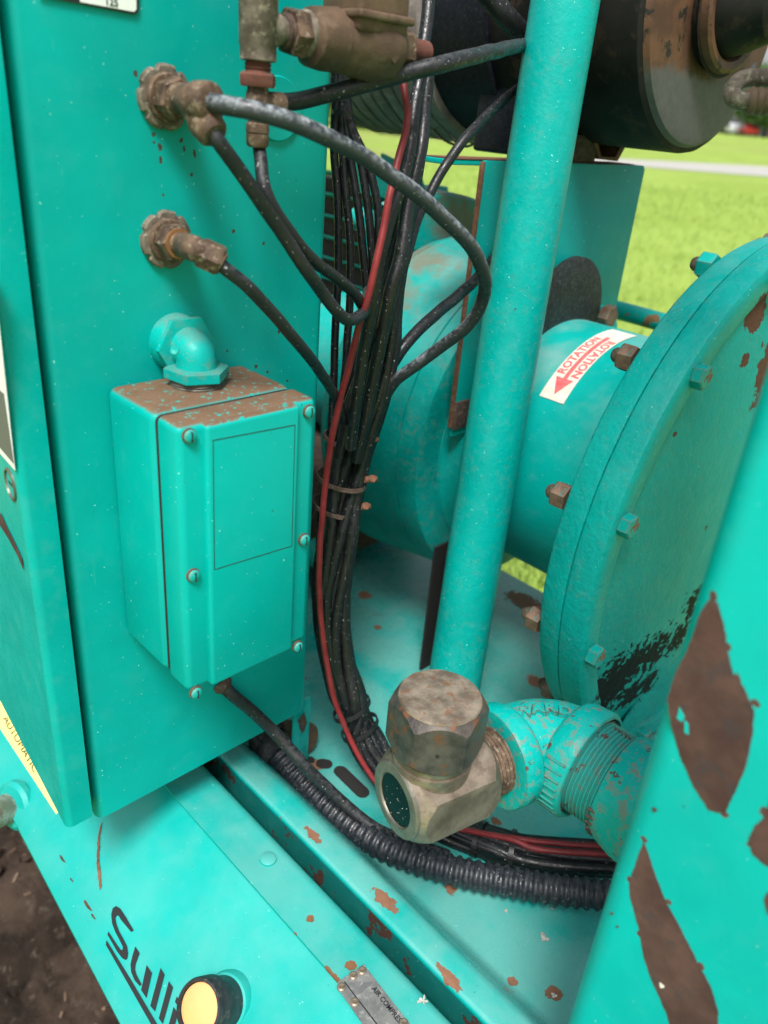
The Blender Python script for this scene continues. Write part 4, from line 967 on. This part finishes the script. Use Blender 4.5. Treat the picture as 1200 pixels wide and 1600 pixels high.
for k in range(n + 1): rows.append([bm.verts.new((Ltot * k / n, s * Wd / 2, z)) for s, z in ((-1, 0), (1, 0), (1, .0004), (-1, .0004))])
for a, b in zip(rows, rows[1:]):
    for i in range(4): bm.faces.new((a[i], a[(i + 1) % 4], b[(i + 1) % 4], b[i]))
bm.faces.new(rows[0]); bm.faces.new(rows[-1])
rl = link('rotation_label', wrap(frm(bm), rs, a_lo, yc), 'cream', drv, 30)
# arrow
bm = bmesh.new(); ah = Wd * .30
def poly(pts, z=.00055):
    bm.faces.new([bm.verts.new((x, y, z)) for x, y in pts])
for k in range(10):
    xa, xb = .006 + .002 * k, .008 + .002 * k; wa, wb = ah * 1.15 * k / 10, ah * 1.15 * (k + 1) / 10
    poly([(xa, -wa), (xb, -wb), (xb, wb), (xa, wa)] if k else [(xa, 0), (xb, -wb), (xb, wb)])
for k in range(20): poly([(.023 + k * .004, -ah * .27), (.0271 + k * .004, -ah * .27), (.0271 + k * .004, ah * .27), (.023 + k * .004, ah * .27)])
link('arrow', wrap(frm(bm), rs, a_lo, yc), 'redink', rl, 0)
for flip in (0, 1):
    me = text_mesh('ROTATION', Wd * .42, .00005, .0004, res=2)
    w_ = max(v_.co.x for v_ in me.vertices); sc = .066 / w_
    for v_ in me.vertices:
        v_.co.x *= sc; v_.co.z += .0006
        if flip: v_.co.x = .030 + .066 - v_.co.x; v_.co.y = -(v_.co.y) + Wd * .43
        else: v_.co.x += .030; v_.co.y += -Wd * .0
        # reading direction runs up the arc; letter tops point to +Y for the first line
    for v_ in me.vertices:
        v_.co.y = -(Wd * .15 + v_.co.y) if not flip else Wd * .58 - v_.co.y
    link('lettering', wrap(me, rs, a_lo, yc), 'redink', rl, 0)

# ================================================================ SUPPORT BRACKET WITH BLACK GUARD DISC
br = thing('saddle_bracket', 'bent teal steel bracket plate with rusty edge carrying the black canister', 'bracket', (.74, .5, -.2))
bx0, bx1, bz1 = ony(752, 250, .5).x, ony(1005, 257, .5).x, -.036
def web(pts, th): return slab([V((x, .5, z)) for x, z in pts], th, Y)
link('plate', frm(slab([V((bx0 + .002, .4965, bz1)), V((bx1 - .004, .4965, bz1)), V((bx1, .4965, bz1 - .004)), V((bx1, .4965, -.235)), V((bx0 + .16, .4965, -.30)), V((bx0 + .002, .4965, -.30))], .004, Y, .0006)), 'bracket', br)
link('plate_edge', frm(box((bx0 - .0005, .4960, -.290), (bx0 + .0018, .501, bz1 - .001), .0004)), 'rustedge', br)
bl = ony(700, 240, .5).x
link('top_flange', frm(box((bl, .500, bz1 - .0045), (bx1 - .006, .53, bz1 + .0000), .0008)), 'bracket', br)
link('flange_rust', frm(box((bl + .001, .4995, bz1 + .0003), (bx1 - .02, .528, bz1 + .0010))), 'rustedge', br)
link('foot_clip', frm(box((bx0 + .0006, .494, -.292), (bx0 + .026, .4962, -.262), .0006)), 'corrosion', br)
gd = thing('guard_disc', 'black rubber disc with pale water streaks in front of the teal bracket', 'disc', (.76, .485, -.19))
dc = ony(888, 492, .484); link('disc', frm(lathe(dc + Y * .006, -Y, [(0, .060), (.001, .0615), (.007, .0615), (.008, .0600), (.0075, .030), (.0070, .0001)], 64)), 'disc', gd)
link('disc_bolt', frm(hexa(ony(943, 492, .474), -Y, .013, .012, rot=5)), 'bolt', gd)
link('mount_ear', frm(slab([ony(x, y, .480) for x, y in ((940, 478), (962, 480), (968, 540), (940, 540))], .006, Y, .001)), 'bracket', gd)
# cross tube behind
ct = thing('cross_tube', 'thin teal tube with rust flecks running behind the flange', 'tube', at(1000, 500, 1.1))
Mt['crosstube'] = paint('tube_paint', chips=.10, chip_scale=30., cast=.3, rough=.4, spotcol=(.2, .11, .05))
link('tube', frm(sweep([(at(940, 478, 1.12), .0125), (at(1000, 494, 1.10), .0125), (at(1120, 528, 1.05), .0125)], None, 24)), 'crosstube', ct)
# dark strut under the casing
st = thing('support_strut', 'dark rusty steel strut under the casing behind the post', 'strut', onz(668, 1040, ZP))
b0 = onz(668, 1042, ZP); link('angle_steel', frm(slab([b0 - X * .012, b0 + X * .012, b0 + X * .012 + Y * .003, b0 - X * .012 + Y * .003], .17, Z)), 'dark', st)
link('angle_leg', frm(slab([b0 + X * .008, b0 + X * .0115, b0 + X * .0115 - Y * .018, b0 + X * .008 - Y * .018], .17, Z)), 'corrosion', st)
# underside of the engine behind the cables (dark mass) and louvred grille
gr = thing('louvre_grille', 'teal louvred grille with horizontal slats behind the hanging wires', 'grille', at(560, 560, 1.2))
gx = .90
gy0, gy1 = onx(655, 300, gx).y, onx(495, 300, gx).y
zt_ = onx(560, 278, gx).z
link('grille_frame', frm(box((gx + .012, gy0 - .02, zt_ - .50), (gx + .05, gy1 + .05, zt_ - .01), .002)), 'dark', gr)
s0 = link('slat', frm(slab([V((gx, gy0, zt_)), V((gx, gy1 + .04, zt_)), V((gx + .014, gy1 + .04, zt_ - .006)), V((gx + .014, gy0, zt_ - .006))], .004, Z, .001)), 'bracket', gr)
for k in range(1, 12): copy_part(s0, gr, V((0, 0, -.033 * k)))
link('edge_rail', frm(box((gx - .004, gy0 - .03, zt_ - .5), (gx + .03, gy0 - .004, zt_ + .006), .003)), 'casing', gr)
# rounded shroud top between grille and casing
sh = thing('fan_shroud', 'dusty teal rounded shroud top between the grille and the casing', 'shroud', (.9, .85, -.3))
link('shroud', frm(lathe(V((AX + .02, 0, AZ)), Y, [(.72, .15), (.725, .205), (.74, .232), (.77, .248), (.82, .255), (.825, .15)], 96, a0=82, a1=170, jit=.003)), 'casing', sh)
for a in (88, 98): 
    d = V((math.cos(R_(a)), 0, math.sin(R_(a)))); c = V((AX + .02, .74, AZ)) + d * .235
    link('stiffener', frm(slab([c, c + d * .030 + Y * .02, c + d * .045 + Y * .09, c + Y * .09], .006, d.cross(Y), .001)), 'casing', sh)
# pipework and soot-dark engine block low behind the bundle
eng = thing('engine_block', 'dark oily engine underside in deep shade behind the cable bundle', 'engine', (.75, 1.0, ZP))
link('block', frm(box((.50, .88, ZP - .05), (.89, 1.45, -.36), .02)), 'filter', eng)
link('oil_sump', frm(box((.56, .72, ZP + .02), (.80, .95, -.42), .015)), 'corrosion', eng)
link('drain_boss', frm(lathe(V((.60, .70, -.53)), -Y, [(0, .02), (.02, .02), (.022, .014)], 20)), 'casing', eng)

# ================================================================ AIR FILTER CANISTER
fx, fz, fr = .80, .108, .126
FA = V((fx, 0, fz))
def fr_at(px, py, y): q = ony(px, py, y); return math.hypot(q.x - fx, q.z - fz)
fil = thing('air_filter', 'big sooty black air filter canister with rusted end lying above the bracket', 'air filter', (fx, .55, fz - fr))
def FL(name, prof, mat, seg=128, jit=0.): return link(name, frm(lathe(FA, Y, prof, seg, jit=jit)), mat, fil, 30)
FL('canister', [(.4125, fr - .004), (.4150, fr - .0005), (.419, fr + .0002), (.60, fr), (.66, fr), (.662, fr - .01)], 'filter', jit=.0008)
# end cap: upper part rusted, lower part dusty
r1 = fr_at(1092, 70, .400); r2 = fr_at(1106, 70, .390); r3 = fr_at(1136, 70, .382)
g = G('filter_end_steel'); sx = g.n('SeparateXYZ'); g.l(g.tc, sx.inputs[0])
c = g.mix(g.ss(g.noise(18, 7, .7), .44, .6), (.125, .055, .028), (.07, .030, .017))
c = g.mix(g.ss(g.noise(45, 7, .72, off=3.), .55, .6), c, (.012, .010, .009))
low = g.ss(g.math('ADD', sx.outputs[2], g.math('MULTIPLY', g.math('SUBTRACT', g.noise(12, 6, .7, off=5.), .5), .05)), fz - fr * .42, fz - fr * .50)
c = g.mix(low, c, g.mix(g.noise(110, 5, .7), (.045, .043, .043), (.115, .112, .11)))
Mt['filterend'] = g.fin(c, .6, g.bump(g.noise(130, 5, .7), .4, .001))
FL('end_ring', [(.4122, fr - .005), (.4075, fr - .008), (.4060, fr - .014), (.4060, r1), (.4080, r1 - .002)], 'filterend')
FL('gasket_ring', [(.4085, r1 - .001), (.3980, r1 - .002), (.3965, r1 - .005), (.3970, r2 + .003), (.400, r2)], 'filter')
FL('clamp_ring', [(.4000, r2), (.3900, r2 - .001), (.3880, r2 - .004), (.3890, r3 + .004), (.3950, r3 + .001)], 'filterend')
FL('end_dome', [(.3970, r3 + .002), (.3800, r3 - .002), (.3550, r3 - .012), (.3450, r3 - .03), (.343, .0001)], 'filter')
# ribbed section behind the strap
rb = []; y = .655; fr = .138
for k in range(9):
    rb += [(y, fr - .006), (y + .002, fr + .0005), (y + .0150, fr + .0015), (y + .0185, fr - .0058)]; y += .0205
FL('ribbed_sleeve', [(.6545, fr - .02)] + rb + [(y, fr - .03)], 'ribs', 120, .0012)
fr = .114
FL('rear_tank', [(y - .01, fr - .03), (y + .005, fr - .012), (y + .03, fr - .006), (y + .4, fr - .004), (y + .42, fr - .03)], 'tank')
# strap and stand
fr = .128
FL('strap', [(.575, fr + .0005), (.5755, fr + .0030), (.655, fr + .0030), (.6555, fr + .0005)], 'strap')
a_, b_ = ony(748, 232, .59), ony(815, 240, .55)
link('strap_stand', frm(box((a_.x, .545, -.034), (ony(812, 238, .56).x + .05, .60, .06), .004)), 'strap', fil)
link('channel', frm(box((ony(893, 245, .5).x, .500, -.0345), (ony(930, 248, .5).x, .56, -.010), .001)), 'corrosion', fil)
bm = slab([ony(x, y_, .498) for x, y_ in ((928, 224), (937, 249), (965, 252), (978, 228), (972, 225), (962, 246), (940, 245), (934, 222))], .06, Y)
link('hat_channel', frm(bm), 'rustedge', fil)
link('strap_fold', frm(box((ony(735, 62, .62).x, .60, ony(735, 62, .62).z), (ony(790, 62, .62).x, .606, ony(735, 60, .62).z + .0012))), 'rustedge', fil)
hose('drain_wire', [at(700, 205, .88), at(712, 222, .88), at(728, 229, .87), at(742, 222, .86), at(744, 205, .86)], .0014, 'tie', fil)
hose('drain_wire', [at(672, 195, .92), at(690, 216, .90), at(708, 226, .89), at(722, 228, .88)], .0014, 'tie', fil)

# lifting ring at the upper right
rg = thing('steel_ring', 'grey bent steel ring bolt hanging in front of the canister at upper right', 'ring bolt', at(1175, 165, .5))
RP = [(1230, 124, .48), (1190, 122, .48), (1160, 125, .48), (1145, 138, .478), (1146, 152, .476), (1160, 158, .474), (1172, 157, .474)]
hose('ring', [at(*p) for p in RP], .0050, 'fit_grey', rg, seg=18)
link('spring_body', frm(lathe(at(1162, 158, .475), (at(1240, 160, .475) - at(1162, 158, .475)), [(0, .0045)] + [(.002 + i * .0022, .0068 + .0012 * (i % 2)) for i in range(12)], 24)), 'regulator', rg)
link('gusset', frm(slab([at(x, y, .50) for x, y in ((1152, 124), (1182, 96), (1180, 122))], .002)), 'filterdust', rg)

# ================================================================ PIPE ELBOW, NIPPLE AND VALVE
E_ = at(852, 1152, .60)
d1 = V((.03, -1, 0)).normalized(); d2 = V((-.977, .214, 0)).normalized()
el = thing('pipe_elbow', 'chipped teal malleable iron pipe elbow with raised letters, joined to the valve', 'pipe elbow', E_ - Z * .04)
P_ = [(E_ + d1 * .036, .0345), (E_ + d1 * .030, .0348)]
for k in range(17):
    t = k / 16; a = E_ + d1 * .028 * (1 - t) ** 2 + d2 * .034 * t ** 2; P_.append((a, .0352 - .002 * t))
P_ += [(E_ + d2 * .038, .0325), (E_ + d2 * .046, .0320)]
body = sweep(P_, None, 56)
for v_ in body.verts: v_.co += (v_.co - E_).normalized() * 0.0004 * noise.fractal(v_.co * 90, .8, 2, 4)
link('elbow_body', frm(body), 'elbow', el, 60)
link('band', frm(lathe(E_ + d1 * .014, d1, [(0, .033), (.004, .0385), (.008, .0415), (.023, .0422), (.0255, .0408), (.0262, .0385), (.020, .0365)], 64, jit=.0005)), 'elbow', el)
link('band', frm(lathe(E_ + d2 * .029, d2, [(0, .031), (.004, .0360), (.007, .0375), (.018, .0380), (.0205, .0366), (.0212, .0335), (.0205, .026)], 64, jit=.0005)), 'elbow', el)
for k in range(16):      # ribs cast on the band
    a = R_(150 + k * 9); dd_, u, v = basis(d1); q = (u * math.cos(a) + v * math.sin(a)) * .0418
    link('band_rib', frm(sweep([(E_ + d1 * .022 + q, .0013), (E_ + d1 * .037 + q, .0013)], None, 6)), 'elbow', el)
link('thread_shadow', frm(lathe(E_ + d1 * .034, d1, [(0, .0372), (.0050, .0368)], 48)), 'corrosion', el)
rdir = (d1 - d2).normalized()
for i, ch in enumerate('WARD'):
    me = text_mesh(ch, .0130, .0020, .0007)
    cx_ = (min(v_.co.x for v_ in me.vertices) + max(v_.co.x for v_ in me.vertices)) / 2; cy_ = .0052
    for v_ in me.vertices: v_.co.x -= cx_; v_.co.y -= cy_
    tgt = [(818, 1113), (840, 1109), (861, 1108), (883, 1112)][i]
    rd = ray(*tgt).normalized()
    best = min((p for p, _ in P_), key=lambda p: p.cross(rd).length)
    off = rd * best.dot(rd) - best
    if off.length > .0330: off = off.normalized() * .0330
    dep = math.sqrt(.0348 ** 2 - off.length ** 2)
    n_ = (off - rd * dep).normalized(); pos = best + n_ * .0352
    rl_ = (at(tgt[0] + 10, tgt[1] + (i - 1.2) * 2.2, 1) - at(tgt[0] - 10, tgt[1] - (i - 1.2) * 2.2, 1)).normalized()
    uu = (rl_ - n_ * rl_.dot(n_)).normalized(); vv_ = n_.cross(uu)
    link('raised_letter', put(me, pos, uu, vv_, n_), 'elbow', el, 0)
# nipple with threads, then the coupling that disappears behind the frame post
np_ = thing('pipe_nipple', 'teal threaded pipe nipple and coupling between elbow and the foreground post', 'pipe', E_ + d1 * .06)
prof = [(0, .0335)]
for k in range(8): prof += [(.001 + k * .0030, .0340), (.0022 + k * .0030, .0356), (.0030 + k * .0030, .0356), (.0038 + k * .0030, .0340)]
Mt['nipple'] = paint('nipple_paint', chips=.10, chip_scale=70, worn=.6, cast=.4, edge=.5, spotcol=(.09, .055, .045))
link('threads', frm(lathe(E_ + d1 * .036, d1, prof, 56)), 'nipple', np_)
link('coupling', frm(lathe(E_ + d1 * .0605, d1, [(0, .0345), (.001, .0375), (.006, .0400), (.020, .0440), (.040, .0455), (.08, .0455)], 56, jit=.0012)), 'elbow', np_)
for k in range(6):
    a = R_(175 + k * 9); dd_, u, v = basis(d1); c = E_ + d1 * .0635 + (u * math.cos(a) + v * math.sin(a)) * .0388
    link('stamp_mark', frm(sweep([(c - d1 * .003, .0013), (c + d1 * .002, .0012)], None, 6)), 'corrosion', np_)

# valve with sight glass and hexagon cap
vlv = thing('sight_glass_valve', 'tarnished nickel valve body with dark round sight glass and big hexagon cap', 'valve', E_ + d2 * .1 - Z * .035)
vd = d2
link('nipple', frm(lathe(E_ + d2 * .044, d2, [(k * .0016, .0240 + .0011 * (k % 2)) for k in range(16)], 40)), 'fit', vlv)
s0_, s1_ = .064, .1312
link('valve_body', frm(hexcut(E_ + vd * s0_, vd, .0345, s1_ - s0_, n=6, rot=30, dome=.42, both=True)), 'nickel', vlv, 28)
fc = E_ + vd * (s1_ + .0022)
link('bezel', frm(lathe(fc - vd * .0035, vd, [(0, .0272), (.0030, .0268), (.0040, .0258), (.0042, .0245), (.0042, .0192), (.0034, .0184), (.0026, .0182)], 56)), 'nickel_dull', vlv)
link('sight_glass', frm(lathe(fc - vd * .0012, vd, [(0, .0185), (.0004, .0182), (.0008, .008), (.0009, .0001)], 40)), 'glass', vlv)
dd_, u, v = basis(vd); b2 = bmesh.new()
for k in range(26):
    a = random.random() * 6.283; q = .0172 * math.sqrt(random.random()); c = fc - vd * .00005 + (u * math.cos(a) + v * math.sin(a)) * q
    bmesh.ops.create_icosphere(b2, subdivisions=1, radius=random.choice((.00012, .00018, .00028)), matrix=Matrix.Translation(c))
o = link('glass_grit', frm(b2), 'pale', vlv, 0); o['kind'] = 'stuff'
bc = E_ + d2 * .107
link('neck', frm(lathe(bc + Z * .018, Z, [(0, .0262), (.010, .0268), (.0125, .0268), (.0130, .0252), (.0145, .0252), (.015, .0262), (.0185, .0262), (.020, .024)], 56)), 'nickel', vlv)
zt2 = .0785
link('cap', frm(hexcut(bc + Z * .037, Z, .0332, zt2 - .037, n=6, rot=46, dome=.34, both=True)), 'capside', vlv, 28)
capo = link('cap_top', frm(lathe(bc + Z * (zt2 - .0008), Z, [(0, .0272), (.0014, .0266), (.0018, .024), (.0018, .0001)], 56, jit=.0005)), 'capmetal', vlv)
hq = at(677, 1160, .5); hq = bc + Z * .055 + (V((-CZ.x, -CZ.y, 0)).normalized()) * .0282
link('cap_hole', frm(lathe(hq, V((-CZ.x, -CZ.y, 0)), [(-.004, .0013), (.0010, .0013)], 14)), 'dark', vlv)

# ================================================================ FOREGROUND FRAME POST
fp = thing('frame_post', 'bright teal frame post in the right foreground with large brown paint chips', 'post', (.36, .0, ZP))
FX = .30
def fpv(e): return vert(e) and e.verts[0].co.y > .05
fo = link('post_sheet', frm(box((FX, -.26, -.95), (.345, .1075, .55), .014, 8, fpv)), 'fgpost', fp, 40)
def FP(px, py): q = onx(px, py, FX - .0002); return q
PATCH = [[(1110, 935), (1122, 942), (1128, 965), (1134, 990), (1136, 1015), (1148, 1060), (1162, 1072), (1178, 1110), (1176, 1150), (1165, 1200), (1148, 1240), (1132, 1271), (1108, 1266), (1085, 1230), (1062, 1180), (1048, 1130), (1043, 1092), (1056, 1050), (1072, 1020), (1085, 985), (1095, 955), (1104, 942)],
         [(1006, 1315), (1012, 1330), (1022, 1362), (1040, 1408), (1066, 1455), (1092, 1508), (1112, 1545), (1122, 1580), (1122, 1640), (1060, 1640), (1040, 1580), (1018, 1530), (1006, 1495), (998, 1450), (990, 1420), (984, 1400), (984, 1375), (992, 1355), (1000, 1330)],
         [(1230, 1190), (1205, 1240), (1196, 1275), (1180, 1290), (1170, 1310), (1176, 1335), (1196, 1352), (1230, 1370)], [(1230, 1380), (1200, 1395), (1193, 1405), (1200, 1430), (1230, 1450)]]
for i, p in enumerate(PATCH):
    pts = jag([FP(*q) for q in p], .0016, .0004, i)
    for q in pts: q.x = FX - .0002
    link('bare_patch', frm(slab(pts, .0002, -X)), 'bare', fp, 0)
for i, p in enumerate([[(1062, 1105), (1070, 1120), (1066, 1128), (1058, 1122)], [(1070, 1125), (1076, 1132), (1076, 1148), (1070, 1144)]]): link('paint_flake', frm(slab([onx(*q, FX - .0004) for q in p], .0003, -X)), 'fgpost', fp, 0)
for px, py, s in ((1023, 1265, .0012), (956, 1427, .0009), (1034, 1540, .0013), (965, 1448, .0007)):
    c = onx(px, py, FX - .0006); link('grit', frm(slab([c + V((0, math.cos(a), math.sin(a))) * s * (1 + .3 * math.sin(3 * a)) for a in [6.283 * k / 10 for k in range(10)]], .0003, -X)), 'bare' if s < .0012 or px == 1023 else 'cream', fp, 0)
